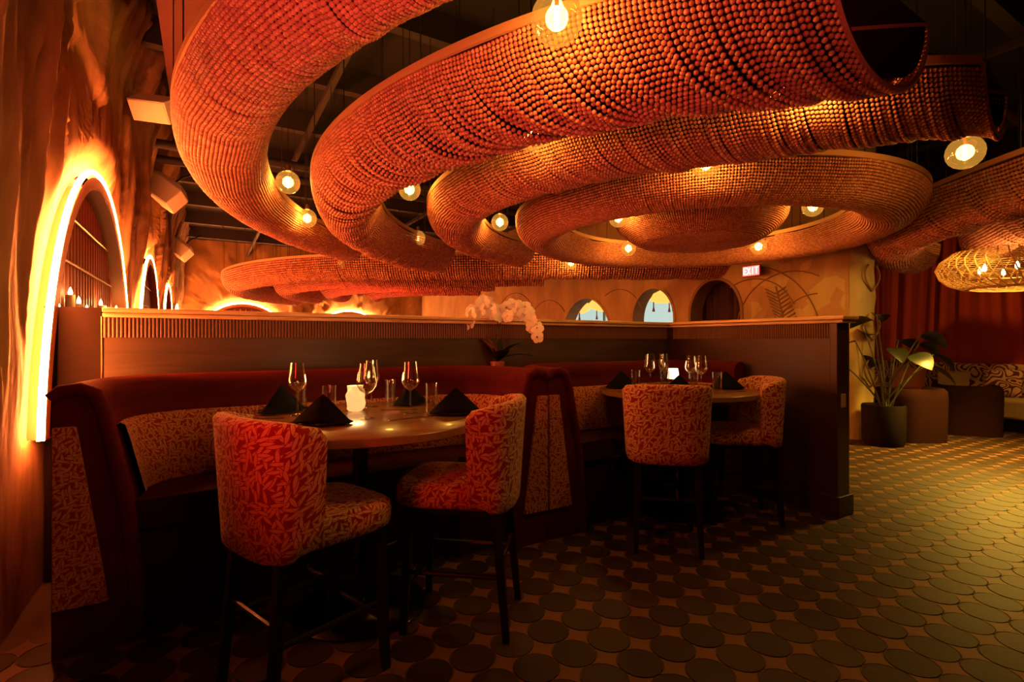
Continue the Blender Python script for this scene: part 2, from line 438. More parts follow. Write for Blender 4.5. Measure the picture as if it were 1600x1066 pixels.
# ------------------------------------------------------------------ ceiling
ceil = empty('ceiling', kind='structure')
MB().box(-2.2, 14, -3, 20, CEIL, CEIL + 0.4).build('ceiling_slab', M['ceiling'], ceil, smooth=False)
for y in (0.2, 1.7, 3.2, 4.7, 6.2, 7.7, 9.4, 11.2, 13, 15, 17):
    MB().box(-1.2, 13, y - 0.06, y + 0.06, CEIL - 0.28, CEIL).build('beam', M['beam'], ceil, smooth=False)
for x in (1.2, 4.2, 6.6, 9.0):
    MB().box(x - 0.03, x + 0.03, -3, 19, CEIL - 0.42, CEIL - 0.36).build('track_bar', M['beam'], ceil, smooth=False)
for y, x0 in ((2.1, 5.5), (8.2, -0.7), (8.9, -0.7)):
    MB().tube([(x0, y, CEIL - 0.6), (12, y, CEIL - 0.6)], 0.06, 10).build('pipe', M['beam'], ceil)

# ------------------------------------------------------------------ arched walls
def fbm(x, y, z, o=4): return mnoise.fractal((x, y, z), 1.0, 2.1, o)
def sstep(a, b, x):
    t = min(1, max(0, (x - a) / (b - a))); return t * t * (3 - 2 * t)

class Arch:
    def __init__(s, c, a, hs, top, bot): s.c, s.a, s.hs, s.b, s.bot = c, a, hs, top - hs, bot
    def inside(s, u, z, off=0):
        if z < s.bot - off: return False
        if z <= s.hs: return abs(u - s.c) < s.a + off
        return ((u - s.c) / (s.a + off)) ** 2 + ((z - s.hs) / (s.b + off)) ** 2 < 1
    def curve(s, off=0, n=48, closed=True):
        """from the near foot over the top to the far foot"""
        pts = []
        zb = s.bot - (off if closed else 0)
        lo = max(s.bot, 0)
        if s.bot < s.hs: ph0 = 0
        else: ph0 = math.asin((s.bot - s.hs) / s.b)
        if s.bot < s.hs:
            for k in range(8): pts.append((s.c - s.a - off, zb + (s.hs - zb) * k / 8))
        for k in range(n + 1):
            t = PI - ph0 - (PI - 2 * ph0) * k / n
            pts.append((s.c + (s.a + off) * math.cos(t), s.hs + (s.b + off) * math.sin(t)))
        if s.bot < s.hs:
            for k in range(8): pts.append((s.c + s.a + off, s.hs + (zb - s.hs) * (k + 1) / 8))
        return pts

def arch_wall(name, P3, arches, u0, u1, disp, mat, top=CEIL, ns=26, dens=0.09, zoneH=None):
    """P3(u, z, d) -> world; wall sheet with arched holes, displaced by disp(u, z)"""
    mb = MB()
    edges = [u0]
    for a, b in zip(arches[:-1], arches[1:]): edges.append((a.c + b.c) / 2)
    edges.append(u1)
    for k, A in enumerate(arches):
        x0, x1 = edges[k], edges[k + 1]
        cz = (A.bot + A.hs + A.b) / 2 + 0.1
        per = []
        nu = max(6, int((x1 - x0) / dens)); nz = max(6, int(top / dens))
        for i in range(nu): per.append((x0 + (x1 - x0) * i / nu, 0.0))
        for i in range(nz): per.append((x1, top * i / nz))
        for i in range(nu): per.append((x1 - (x1 - x0) * i / nu, top))
        for i in range(nz): per.append((x0, top - top * i / nz))
        rows = []
        for (pu, pz) in per:
            du, dz = pu - A.c, pz - cz
            lo, hi = 0.0, 1.0
            for _ in range(26):
                m = (lo + hi) / 2
                if A.inside(A.c + du * m, cz + dz * m): lo = m
                else: hi = m
            row = []
            for j in range(ns + 1):
                t = (j / ns) ** 1.25
                m = lo + (1 - lo) * t
                uu, zz = A.c + du * m, cz + dz * m
                dist = math.hypot(du, dz) * (m - lo)
                d = disp(uu, zz) * sstep(0.03, 0.30, dist) if disp else 0
                row.append(P3(uu, zz, d))
            rows.append(row)
        mb.grid(rows, closed_u=True)
    return mb.build(name, mat, None, angle=0)

arches_L = [Arch(0.76, 1.68, 0.6, 2.5, 0.8), Arch(5.02, 1.68, 0.6, 2.5, 0.8), Arch(9.28, 1.68, 0.6, 2.5, 0.8), Arch(13.54, 1.68, 0.6, 2.5, 0.8), Arch(17.6, 1.2, 0.6, 2.3, 0.8)]
def dispL(u, z):
    rid = 1 - abs(fbm(u * 1.6, z * 0.28, 3.1, 3)) * 1.6
    d = 0.05 * max(0, rid) ** 2 + 0.05 * fbm(u * 0.7, z * 0.5, 1.0, 4)
    drip = fbm(u * 2.6, z * 0.22, 9.0, 3)
    amp = sstep(1.6, 3.0, z) * (0.45 + 0.55 * sstep(5.5, 7.0, u))
    d += 0.09 * amp * sstep(0.02, 0.09, drip)
    d += 0.05 * amp * sstep(0.0, 0.05, fbm(u * 4.2, z * 0.5, 5.0, 3))
    # torn upper layer
    edge = 3.15 + 0.35 * fbm(u * 1.9, 0.3, 7.7, 5)
    d += 0.06 * sstep(edge, edge + 0.03, z) * (1 - sstep(4.6, 5.0, u))
    d += 0.35 * sstep(3.4, 4.5, z) ** 1.5 * 0.6
    d *= 0.15 + 0.85 * sstep(0.6, 1.5, z)
    return max(-0.01, d)
wl = arch_wall('wall_left', lambda u, z, d: (WALL_L + d, u, z), arches_L, -3.0, BACK, dispL, M['rock'], dens=0.035, ns=44)
tag(wl, kind='structure')

def dispB(u, z):
    rid = fbm(u * 1.1, z * 0.9, 4.0, 4)
    return 0.07 * sstep(0.0, 0.06, rid) + 0.03 * fbm(u * 3, z * 3, 2, 3)
arches_B = [Arch(1.09, 1.6, 0.6, 2.5, 0.3), Arch(4.50, 1.6, 0.6, 2.35, 0.3)]
wb = arch_wall('wall_back', lambda u, z, d: (u, BACK - d, z), arches_B, -1.2, WALL_R + 0.4, dispB, M['plaster'], dens=0.08, ns=22)
tag(wb, kind='structure')
arches_R = [Arch(5.57, 0.53, 1.75, 2.35, 0.0), Arch(6.95, 0.56, 1.70, 2.33, 0.0), Arch(8.95, 0.93, 1.2, 2.28, 0.0)]
wr = arch_wall('wall_right', lambda u, z, d: (WALL_R - d, u, z), arches_R, 3.5, BACK, lambda u, z: 0.012 * fbm(u * 2, z * 2, 3, 3), M['plaster'], dens=0.12, ns=12)
tag(wr, kind='structure')

def arch_trim(name, A, P, depth, width, mat, parent, off=0.0, lip=0.012):
    """a casing ring of the given width that reaches back into the wall"""
    c0 = A.curve(off, 48); c1 = A.curve(off - width, 48)
    mb = MB(); rows = [[], [], [], []]
    for (a, b) in zip(c0, c1):
        rows[0].append(P(a[0], a[1], lip)); rows[1].append(P(b[0], b[1], lip)); rows[2].append(P(b[0], b[1], -depth)); rows[3].append(P(a[0], a[1], -depth))
    mb.grid([list(r) for r in rows], closed_v=True)
    return mb.build(name, mat, parent, angle=30)

def niche(idx, A, P, label, led, fine=True):
    ni = empty('lit_niche' if fine else 'lit_niche', P(A.c, 0, 0), 0, label, 'niche', 'glowing arched niches')
    Q = lambda u, z, d: tuple(Vector(P(u, z, d)) - Vector(P(A.c, 0, 0)))
    arch_trim('casing', A, Q, 0.065, 0.085, M['casing'], ni, lip=0.07)
    # back sheet
    cv = A.curve(-0.05, 40); mb = MB(); mb.add([Q(u, z, -0.06) for u, z in cv], [tuple(range(len(cv)))])
    mb.build('back_panel', M['niche'], ni, smooth=False)
    # vertical slats
    n = 30 if fine else 18
    for k in range(n):
        u = A.c - A.a + 0.2 + (2 * A.a - 0.4) * k / (n - 1)
        s = 1 - ((u - A.c) / (A.a - 0.12)) ** 2
        zt = A.hs + (A.b - 0.12) * math.sqrt(max(0, s)) - 0.02
        if zt < A.bot + 0.2: continue
        b = MB(); pts = [Q(u, A.bot + 0.02, -0.035), Q(u, zt, -0.035)]
        b.tube(pts, 0.017, 6); b.build('slat', M['niche_rod'], ni)
    # slim shelves, staggered
    if fine:
        for z in (1.05, 1.45, 1.8, 2.1):
            hw = (A.a - 0.15) * math.sqrt(max(0, 1 - ((z - A.hs) / (A.b - 0.12)) ** 2)) - 0.04
            b = MB(); b.tube([Q(A.c - hw, z, -0.008), Q(A.c + hw, z, -0.008)], 0.009, 6)
            b.build('shelf_bar', M['brass'], ni)
    if led is not None:
        pts = [Q(u, z, 0.06) for u, z in A.curve(0.035, 64, closed=False)]
        MB().tube(pts, 0.016, 8).build('light_strip', led, ni)
    return ni
PL = lambda u, z, d: (WALL_L + d, u, z)
PB = lambda u, z, d: (u, BACK - d, z)
niche(0, arches_L[0], PL, 'unlit arched niche on the left wall beside the viewer', None)
niche(1, arches_L[1], PL, 'largest glowing arched niche at the left end of the partition', M['led'])
niche(2, arches_L[2], PL, 'second glowing arched niche along the left wall, beyond the partition', M['led'])
niche(3, arches_L[3], PL, 'third and thinnest-looking glowing niche along the left wall', M['led'])
niche(4, arches_L[4], PL, 'small last niche of the left wall near the back corner', M['led'])
niche(5, arches_B[0], PB, 'left glowing arch low on the back wall above the partition', M['led_far'], False)
niche(6, arches_B[1], PB, 'right glowing arch low on the back wall above the partition', M['led_far'], False)
# candles standing in the near niche
def votive(name, x, y, z, s, label, group, mat=None, cat='candle'):
    o = empty(name, (x, y, z), 0, label, cat, group)
    MB().lathe([(0.02 * s, 0), (0.034 * s, 0.004 * s), (0.036 * s, 0.075 * s), (0.03 * s, 0.078 * s), (0.028 * s, 0.02 * s), (0.0, 0.018 * s)], 10).build('cup', M['glass'], o)
    MB().lathe([(0.0, 0.02 * s), (0.022 * s, 0.02 * s), (0.022 * s, 0.05 * s), (0.004 * s, 0.052 * s), (0.009 * s, 0.066 * s), (0.001, 0.09 * s)], 10).build('candle_body', mat or M['candle'], o)
    return o
for k, u in enumerate((3.9, 4.2, 4.45, 4.72, 5.0, 5.3, 5.55, 5.75, 5.95, 6.15, 6.4)):
    t = empty('candle_block', (WALL_L + 0.018, u, 0.8), 0, 'pillar candle burning in the large niche of the left wall', 'candle', 'pillar candles in the large niche')
    h = 0.66 + 0.04 * ((k * 7) % 4)
    t['label'] = ('nearest', 'second', 'third', 'fourth', 'fifth', 'middle', 'seventh', 'eighth', 'ninth', 'tenth', 'farthest')[k] + ' pillar candle in the row inside the large left niche'
    MB().lathe([(0.0, 0), (0.025, 0), (0.025, h), (0.0, h + 0.004)], 12).build('wax', simple('wax', (0.55, 0.3, 0.16), 0.6) if k == 0 else bpy.data.materials['wax'], t)
    MB().lathe([(0.008, h), (0.012, h + 0.014), (0.007, h + 0.034), (0.001, h + 0.05)], 8).build('flame', M['flame'], t)
    if k % 4 == 1: point_light((WALL_L + 0.10, u, 1.60), 1.6, AMBER, 0.03)

# other rooms seen through the arches of the right wall
for k, A in enumerate(arches_R):
    arch_trim('trim_%d' % (k + 1), A, lambda u, z, d: (WALL_R - d, u, z), 0.30, 0.05, M['relief'] if k == 0 else M['plaster'], None).__setitem__('kind', 'structure')
# dark curtain behind the nearest of them
pts = [[(7.62 + 0.03 * math.sin(i * 1.3), 4.85 + i * 0.03, z) for z in (0, 2.6)] for i in range(46)]
tag(MB().grid(pts).build('dark_curtain', M['curtain_dark'], None), 'black folded curtain hanging behind the right-hand dark archway', 'curtain')
# daylit window beyond the two others
w1 = empty('window_1', (8.9, 9.4, 0), kind='structure')
for k in range(5):
    y0 = -3.0 + k * 1.25
    MB().box(0, 0.02, y0 + 0.03, y0 + 1.22, 0.5, 2.25).build('pane', M['sky_pane'], w1, smooth=False)
    MB().box(-0.04, 0.03, y0 - 0.03, y0 + 0.03, 0.3, 2.45).build('mullion', M['mullion'], w1, smooth=False)
MB().box(-0.02, 0.03, -3.2, 3.5, 2.25, 2.5).build('window_head', M['mullion'], w1, smooth=False)
MB().box(0.0, 0.03, -3.2, 3.5, 0, 0.5).build('window_apron', M['mullion'], w1, smooth=False)
tag(MB().box(9.0, 9.1, 5.0, 19, 0, CEIL).build('wall_side_room', M['plaster'], smooth=False), kind='structure')
tag(MB().box(7.6, 12, 4.92, 5.0, 0, CEIL).build('wall_lounge_side', M['plaster'], smooth=False), kind='structure')
def straw_pendant(x, y, z, r, label):
    o = empty('straw_pendant', (x, y, z), 0, label, 'lamp', 'yellow straw pendants beyond the arches')
    prof = [(r * 0.35, 0.30 * r), (r * 0.8, 0.16 * r), (r, -0.05 * r), (r * 0.82, -0.28 * r), (r * 0.5, -0.42 * r)]
    MB().lathe(prof, 28).build('shade', M['shade_yellow'], o)
    for a in range(3):
        an = a * 2.1 + 0.4; px, py = 0.55 * r * math.cos(an), 0.55 * r * math.sin(an)
        MB().tube([(px, py, -0.38 * r), (px, py, -0.62 * r), (px, py, -0.85 * r)], [0.012, 0.012, 0.03], 6).build('tassel', M['relief'], o)
    MB().tube([(0, 0, 0.2 * r), (0, 0, CEIL - z)], 0.008, 6).build('cord', M['cord'], o)
straw_pendant(7.95, 7.25, 2.24, 0.42, 'yellow straw pendant with tassels seen in the middle archway')
straw_pendant(8.1, 9.15, 2.18, 0.45, 'yellow straw pendant at right in the leftmost archway of the right wall')
straw_pendant(8.1, 10.4, 2.18, 0.45, 'yellow straw pendant at left in the leftmost archway of the right wall')

# carved end of the right wall, its relief and the exit sign
colm = empty('wall_column', kind='structure')
rows = []
for i in range(25):
    z = CEIL * i / 24; row = []
    for j, (x, y) in enumerate([(WALL_R, 4.9), (WALL_R, 4.2), (WALL_R, 3.55), (WALL_R + 0.02, 3.42), (WALL_R + 0.15, 3.38), (WALL_R + 0.3, 3.38), (WALL_R + 0.45, 3.4), (WALL_R + 0.56, 3.46), (WALL_R + 0.58, 3.6), (WALL_R + 0.58, 4.9)]):
        k = 0.035 * fbm(x * 4, y * 4, z * 2.4, 3) if 2 < j < 9 else 0
        row.append((x + k, y - abs(k), z))
    rows.append(row)
MB().grid(rows).build('carved_face', plaster('ochre_carved', (0.42, 0.28, 0.10), (0.58, 0.42, 0.17), 0.4), colm, angle=0)
def relief(pts, r=0.012): return MB().tube(pts, r, 6)
for k, (cy, cz, rr, a0, a1) in enumerate([(4.9, 1.5, 0.75, 25, 120), (4.3, 1.45, 0.85, 60, 170), (5.0, 1.3, 1.15, 10, 80), (7.9, 1.6, 0.75, 20, 120), (6.3, 1.7, 0.8, 60, 110), (10.4, 1.4, 0.9, 40, 160), (12, 1.4, 1.2, 40, 150), (3.9, 1.35, 0.6, 90, 190)]):
    pp = [(WALL_R - 0.005, cy - rr * math.cos(R_(a0 + (a1 - a0) * t / 14)), cz + rr * math.sin(R_(a0 + (a1 - a0) * t / 14))) for t in range(15)]
    relief(pp, 0.009).build('carved_line', M['relief'], wr)
for side in (-1, 1):
    for t in range(9):
        b = (WALL_R - 0.008, 4.35 + 0.02 * t, 1.55 + 0.055 * t)
        relief([b, (WALL_R - 0.01, b[1] + side * 0.16, b[2] + 0.09)], 0.011).build('palm_frond', M['relief'], wr)
relief([(WALL_R - 0.008, 4.33, 1.4), (WALL_R - 0.008, 4.5, 2.1)], 0.012).build('palm_stem', M['relief'], wr)
for (pa, pb) in (((3.42, 2.05), (3.40, 2.15)),): pass
for zc in (0.7, 1.3, 1.95):
    for side in (-1, 1):
        pp = [(WALL_R + 0.28 + side * 0.2 * math.sin(t / 8 * 2.6), 3.345, zc + 0.34 * t / 8) for t in range(9)]
        relief(pp, 0.012).build('carved_line', M['relief'], colm)

ex = empty('exit_sign', (7.16, 4.82, 2.36), -R_(90), 'small red glowing EXIT sign high on the ochre wall', 'sign')
MB().box(-0.15, 0.15, -0.02, 0.025, -0.085, 0.085).build('housing', M['exit_box'], ex, smooth=False, bevel=0.006)
MB().box(-0.135, 0.135, -0.024, -0.019, -0.07, 0.07).build('face', M['exit_face'], ex, smooth=False)
STK = {'E': [(0, 0, 0, 1), (0, 0, 1, 0), (0, .5, .8, .5), (0, 1, 1, 1)], 'X': [(0, 0, 1, 1), (0, 1, 1, 0)], 'I': [(.5, 0, .5, 1)], 'T': [(.5, 0, .5, 1), (0, 1, 1, 1)]}
def letter_mesh(ch, x, w, h, t, y):
    mb = MB()
    for (a, b, c, d) in STK[ch]:
        p = Vector((x + a * w, y, -h / 2 + b * h)); q = Vector((x + c * w, y, -h / 2 + d * h)); dd = (q - p).normalized(); n = Vector((dd.z, 0, -dd.x)) * t / 2
        p = p - dd * t / 2; q = q + dd * t / 2
        mb.add([p - n, q - n, q + n, p + n], [(0, 1, 2, 3)])
    return mb
MB().box(-0.03, 0.03, 0.02, 0.14, 0.0, 0.05).build('bracket', M['exit_box'], ex, smooth=False)
for i, chh in enumerate('EXIT'):
    letter_mesh(chh, -0.115 + i * 0.062, 0.042, 0.09, 0.013, -0.026).build('letter', M['exit_letter'], ex, smooth=False)
point_light((7.05, 4.82, 2.30), 0.5, (1, 0.03, 0.02), 0.05)

# ------------------------------------------------------------------ partition
part = empty('wall_partition', kind='structure')
MB().box(WALL_L + 0.26, PW, PU, PU + 0.14, 0, PT - 0.05).build('panel', M['panel'], part, smooth=False)
MB().box(PW, PW + 0.14, 2.03, PU + 0.14, 0, PT - 0.05).build('side_panel', M['panel_dark'], part, smooth=False)
MB().box(WALL_L + 0.01, WALL_L + 0.25, PU + 0.02, PU + 0.14, 0, PT).build('end_panel', M['end_matte'], part, smooth=False)
MB().tube([(WALL_L + 0.256, PU - 0.004, 0.9), (WALL_L + 0.256, PU - 0.004, PT - 0.05)], 0.004, 6).build('seam_bead', M['brass'], part)
MB().box(PW - 0.015, PW + 0.155, 1.985, 2.04, 0, PT - 0.05).build('end_post', M['panel_dark'], part, smooth=False, bevel=0.006)
MB().box(PW - 0.03, PW + 0.175, 1.965, 2.10, 0, 0.15).build('base_board', M['panel_dark'], part, smooth=False, bevel=0.004)
MB().box(PW - 0.02, PW, 2.10, 3.2, 0, 0.12).build('base_board', M['panel_dark'], part, smooth=False)
# cap: two wooden courses
for z0, z1, ov in ((PT - 0.052, PT - 0.028, 0.025), (PT - 0.026, PT, 0.04)):
    MB().box(WALL_L + 0.26, PW + 0.14 + ov, PU - ov, PU + 0.14 + ov, z0, z1).build('cap_course', M['cap'], part, smooth=False, bevel=0.006)
    MB().box(PW - ov, PW + 0.14 + ov, 1.99 - ov - 0.02, PU - ov - 0.001, z0, z1).build('cap_course', M['cap'], part, smooth=False, bevel=0.006)
fl = MB(); n1 = int((PW - WALL_L - 0.26) / 0.0185)
def flute(mb, M4, h0, h1, r=0.0082):
    vs = []; 
    for z in (h0, h1):
        for a in range(5):
            t = PI * a / 4; vs.append((-r * math.cos(t), -r * math.sin(t), z))
    mb.add(vs, [(a, a + 1, a + 6, a + 5) for a in range(4)], None, M4)
for k in range(n1): flute(fl, Matrix.Translation((WALL_L + 0.27 + k * 0.0185, PU, 0)), PT - 0.165, PT - 0.053)
tag(fl.build('fluted_slats', M['flute'], part), kind='stuff')
fl = MB()
for k in range(int(1.48 / 0.0185)): flute(fl, Matrix.Translation((PW, 2.06 + k * 0.0185, 0)) @ Matrix.Rotation(-PI / 2, 4, 'Z'), PT - 0.165, PT - 0.053)
tag(fl.build('fluted_slats', M['flute'], part), kind='stuff')
MB().box(PW + 0.03, PW + 0.09, 1.978, 1.986, 0.80, 0.90).build('switch_plate', M['switch'], part, smooth=False, bevel=0.002)

# ------------------------------------------------------------------ booths
def upath(x0, x1, yf, yb, off, r0=0.50, n=10):
    """U open towards -y; outer faces at x0, x1, yb, moved inwards by off"""
    xa, xb, y = x0 + off, x1 - off, yb - off; r = max(r0 - off, 0.07)
    pts = []
    for k in range(n): pts.append((xa, yf + (y - r - yf) * k / n))
    for k in range(n): a = PI - PI / 2 * k / n; pts.append((xa + r + r * math.cos(a), y - r + r * math.sin(a)))
    for k in range(3 * n): pts.append((xa + r + (xb - xa - 2 * r) * k / (3 * n), y))
    for k in range(n): a = PI / 2 - PI / 2 * k / n; pts.append((xb - r + r * math.cos(a), y - r + r * math.sin(a)))
    for k in range(n + 1): pts.append((xb, y - r - (y - r - yf) * k / n))
    return pts
def usweep(x0, x1, yf, yb, prof, closed=False, uv=False, mb=None, cap=True):
    mb = mb or MB(); rows = []; ref = None
    for off, z in prof:
        p = upath(x0, x1, yf, yb, off); rows.append([(a, b, z) for a, b in p])
    P = [list(r) for r in zip(*rows)]
    UV = None
    if uv:
        acc = [0]; mid = rows[len(rows) // 2]
        for a, b in zip(mid[:-1], mid[1:]): acc.append(acc[-1] + math.dist(a[:2], b[:2]))
        pv = [0]
        for a, b in zip(prof[:-1], prof[1:]): pv.append(pv[-1] + math.dist(a, b))
        UV = [[(acc[i], pv[j]) for j in range(len(prof))] for i in range(len(P))]
    mb.grid(P, closed_v=closed, UV=UV)
    if cap:
        mb.add(P[0], [tuple(range(len(prof)))], [[(0, 0)] * len(prof)] if uv else None); mb.add(P[-1], [tuple(range(len(prof) - 1, -1, -1))], [[(0, 0)] * len(prof)] if uv else None)
    return mb
YF, YB = 2.72, 3.44
def booth(x0, x1, label, ends):
    o = empty('booth', (0, 0, 0), 0, label, 'booth', 'curved red dining booths')
    body = [(0, 0.0), (0, 1.02), (0.012, 1.07), (0.045, 1.105), (0.09, 1.115), (0.135, 1.10), (0.165, 1.065), (0.172, 1.02), (0.16, 0.985), (0.175, 0.96), (0.19, 0.93), (0.205, 0.86), (0.27, 0.56), (0.30, 0.2), (0.30, 0)]
    usweep(x0, x1, YF, YB, body).build('back_body', M['velvet'], o, angle=60)
    pan = [(0.19, 0.915), (0.205, 0.925), (0.225, 0.915), (0.245, 0.84), (0.30, 0.60), (0.285, 0.585)]
    usweep(x0, x1, YF + 0.14, YB, pan, uv=True, cap=False).build('back_panel', M['leaf_small'], o, angle=60)
    seat = [(0.27, 0.46), (0.27, 0.585), (0.60, 0.595), (0.645, 0.575), (0.655, 0.53), (0.645, 0.47), (0.60, 0.455)]
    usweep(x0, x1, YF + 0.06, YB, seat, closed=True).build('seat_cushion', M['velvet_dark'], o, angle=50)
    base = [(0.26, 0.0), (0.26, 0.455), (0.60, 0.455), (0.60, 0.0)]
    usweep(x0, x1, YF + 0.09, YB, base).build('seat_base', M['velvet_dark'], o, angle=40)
    for side, xe in ((1, x0), (-1, x1)):
        if (side == 1 and 'L' not in ends) or (side == -1 and 'R' not in ends): continue
        q = lambda a, z, y=YF: (xe + side * a, y, z)
        y0 = YF - 0.018
        ww = [(0.004, 0.20), (0.185, 0.20), (0.08, 0.94), (0.004, 0.94)]
        mb = MB(); f = [q(a, z, y0) for a, z in ww]; bk = [q(a, z, YF + 0.01) for a, z in ww]
        fs = [(0, 1, 2, 3), (0, 4, 5, 1), (1, 5, 6, 2), (2, 6, 7, 3), (3, 7, 4, 0)]
        uvs = [[(a + (0.31 if side < 0 else 0), z) for a, z in ww]] + [[(0, 0), (0.02, 0), (0.02, 0.5), (0, 0.5)]] * 4
        mb.add(f + bk, fs, uvs).build('end_panel', M['leaf_small'], o, smooth=False, bevel=0.005)
        pp = [q(0.0, 1.055, YF), q(0.03, 1.085, YF), q(0.09, 1.092, YF), q(0.14, 1.07, YF), q(0.165, 1.0, YF), q(0.185, 0.9, YF), q(0.25, 0.55, YF), q(0.28, 0.2, YF), q(0.28, 0.02, YF)]
        MB().tube(pp, 0.028, 10).build('piping', M['velvet'], o)
    return o
booth(-0.53, 1.897, 'large curved red velvet booth around the near round table, left of the divider', 'LR')
booth(1.903, PW - 0.01, 'curved red velvet booth around the far table in the partition corner', 'L')
tag(MB().box(WALL_L + 0.26, PW - 0.005, 3.445, PU - 0.01, 0, 1.0).build('planter_ledge', M['panel_dark'], smooth=False), 'dark wooden ledge between the booth backs and the partition', 'ledge')

# ------------------------------------------------------------------ stools
def stool_proto(label, group):
    o = empty('counter_stool', (0, 0, 0), 0, label, 'stool', group)      # faces +y
    # barrel back
    S = []; n = 40
    for k in range(n + 1):
        s = -1 + 2 * k / n
        a = s * R_(88)
        x = math.copysign(abs(math.sin(a)) ** 0.72, s) * 0.245
        y = -0.085 - 0.155 * (abs(math.cos(a)) ** 0.62) * (1 if abs(a) < PI / 2 else 0)
        S.append((x, y, s))
    S[0] = (-0.246, -0.055, -1); S[-1] = (0.246, -0.055, 1)
    S[1] = (-0.248, -0.075, -.95); S[-2] = (0.248, -0.075, .95)
    acc = [0]
    for a, b in zip(S[:-1], S[1:]): acc.append(acc[-1] + math.dist(a[:2], b[:2]))
    P = []; UV = []
    for i, (x, y, s) in enumerate(S):
        a = Vector((S[max(i - 1, 0)][0], S[max(i - 1, 0)][1])); b = Vector((S[min(i + 1, n)][0], S[min(i + 1, n)][1]))
        t = (b - a).normalized(); nn = Vector((t.y, -t.x))
        if nn.dot(Vector((x, y + 0.02))) < 0: nn = -nn
        e = max(0, (abs(s) - 0.80) / 0.2)
        top = 1.03 - 0.018 * abs(s) ** 2 - 0.045 * e ** 3
        bot = 0.545 + 0.05 * e ** 2 + 0.012 * (abs(s) ** 2)
        th = 0.058 * (1 - 0.25 * e)
        loop = []
        zs = [0, .03, .15, .3, .45, .6, .75, .9, .97]
        for q in zs:
            z = bot + (top - bot) * q; rake = 0.035 * q * (1 - 0.4 * abs(s))
            inn = 0.016 if q == 0 else 0
            loop.append((x + nn.x * (rake - inn), y + nn.y * (rake - inn), z))
        rk = 0.035 * (1 - 0.4 * abs(s))
        loop.append((x + nn.x * (rk - 0.014), y + nn.y * (rk - 0.014), top))
        loop.append((x + nn.x * (rk - th + 0.014), y + nn.y * (rk - th + 0.014), top))
        for q in zs[::-1]:
            z = bot + (top - bot) * q; rake = 0.035 * q * (1 - 0.4 * abs(s))
            loop.append((x + nn.x * (rake - th), y + nn.y * (rake - th), z))
        P.append(loop)
        pl = [0]
        for p0, p1 in zip(loop[:-1], loop[1:]): pl.append(pl[-1] + math.dist(p0, p1))
        UV.append([(acc[i], v) for v in pl])
    for row, uvr in zip(P, UV): row.append(row[0]); uvr.append((uvr[0][0], uvr[-1][1] + 0.05))
    mb = MB(); mb.grid(P, UV=UV)
    for row, flip in ((P[0], 0), (P[-1], 1)):
        m = len(row) - 1; half = m // 2
        fs = []
        for k in range(half - 1):
            f = (k, k + 1, m - 2 - k, m - 1 - k); fs.append(f if flip else f[::-1])
        mb.add(row[:-1], fs, [[(0.1 + 0.05 * (j in (2, 3)), 0.1 + 0.05 * k + 0.05 * (j in (1, 2))) for j in range(4)] for k in range(len(fs))])
    mb.build('backrest', M['leaf'], o, angle=70)
    # seat cushion: rounded slab, slightly domed
    P = []; UV = []; m = 36
    prof = [(0.90, 0.560), (0.985, 0.572), (1.0, 0.60), (1.0, 0.635), (0.975, 0.658), (0.90, 0.670), (0.6, 0.678), (0.3, 0.681), (0.02, 0.682)]
    for k, (f, z) in enumerate(prof):
        row = []; uvr = []
        for j in range(m + 1):
            a = 2 * PI * j / m; c, s_ = math.cos(a), math.sin(a)
            p = 4.5; rr = 1 / ((abs(c) ** p + abs(s_) ** p) ** (1 / p))
            w = 0.222 + 0.012 * s_
            x, y = c * rr * w * f, s_ * rr * 0.245 * f + 0.055
            row.append((x, y, z))
            if k < 5: uvr.append((j / m * 1.7, z * 1.0 + (1 - f) * 0.2))
            else: uvr.append((x + 3, y + 3))
        P.append(row); UV.append(uvr)
    mb = MB(); mb.grid(P[:6], UV=[u for u in UV[:5]] + [[(u[0], UV[4][i][1] + 0.02) for i, u in enumerate(UV[4])]])
    mb.grid(P[5:], UV=UV[5:])
    mb.build('seat', M['leaf'], o, angle=60)
    MB().box(-0.19, 0.19, -0.16, 0.25, 0.535, 0.562).build('seat_frame', M['black_wood'], o, smooth=False, bevel=0.006)
    for sx in (-1, 1):
        for sy, yb, yt in ((-1, -0.215, -0.165), (1, 0.245, 0.225)):
            b = MB(); w0, w1 = 0.015, 0.021
            xt, xb = sx * 0.172, sx * 0.19
            vs = [(xb - w0, yb - w0, 0), (xb + w0, yb - w0, 0), (xb + w0, yb + w0, 0), (xb - w0, yb + w0, 0), (xt - w1, yt - w1, 0.55), (xt + w1, yt - w1, 0.55), (xt + w1, yt + w1, 0.55), (xt - w1, yt + w1, 0.55)]
            b.add(vs, [(0, 3, 2, 1), (4, 5, 6, 7), (0, 1, 5, 4), (1, 2, 6, 5), (2, 3, 7, 6), (3, 0, 4, 7)])
            b.build('leg', M['black_wood'], o, smooth=False, bevel=0.003)
    MB().tube([(-0.183, 0.238, 0.20), (0.183, 0.238, 0.20)], 0.013, 8).build('foot_rail', M['metal_black'], o)
    for sx in (-1, 1): MB().tube([(sx * 0.182, -0.19, 0.27), (sx * 0.182, 0.236, 0.27)], 0.011, 8).build('stretcher', M['black_wood'], o)
    MB().tube([(-0.182, -0.187, 0.33), (0.182, -0.187, 0.33)], 0.011, 8).build('stretcher', M['black_wood'], o)
    return o
def yaw_for(fX, fD):
    x, y = rv(fX, fD); return math.atan2(y, x) - PI / 2
st0 = None
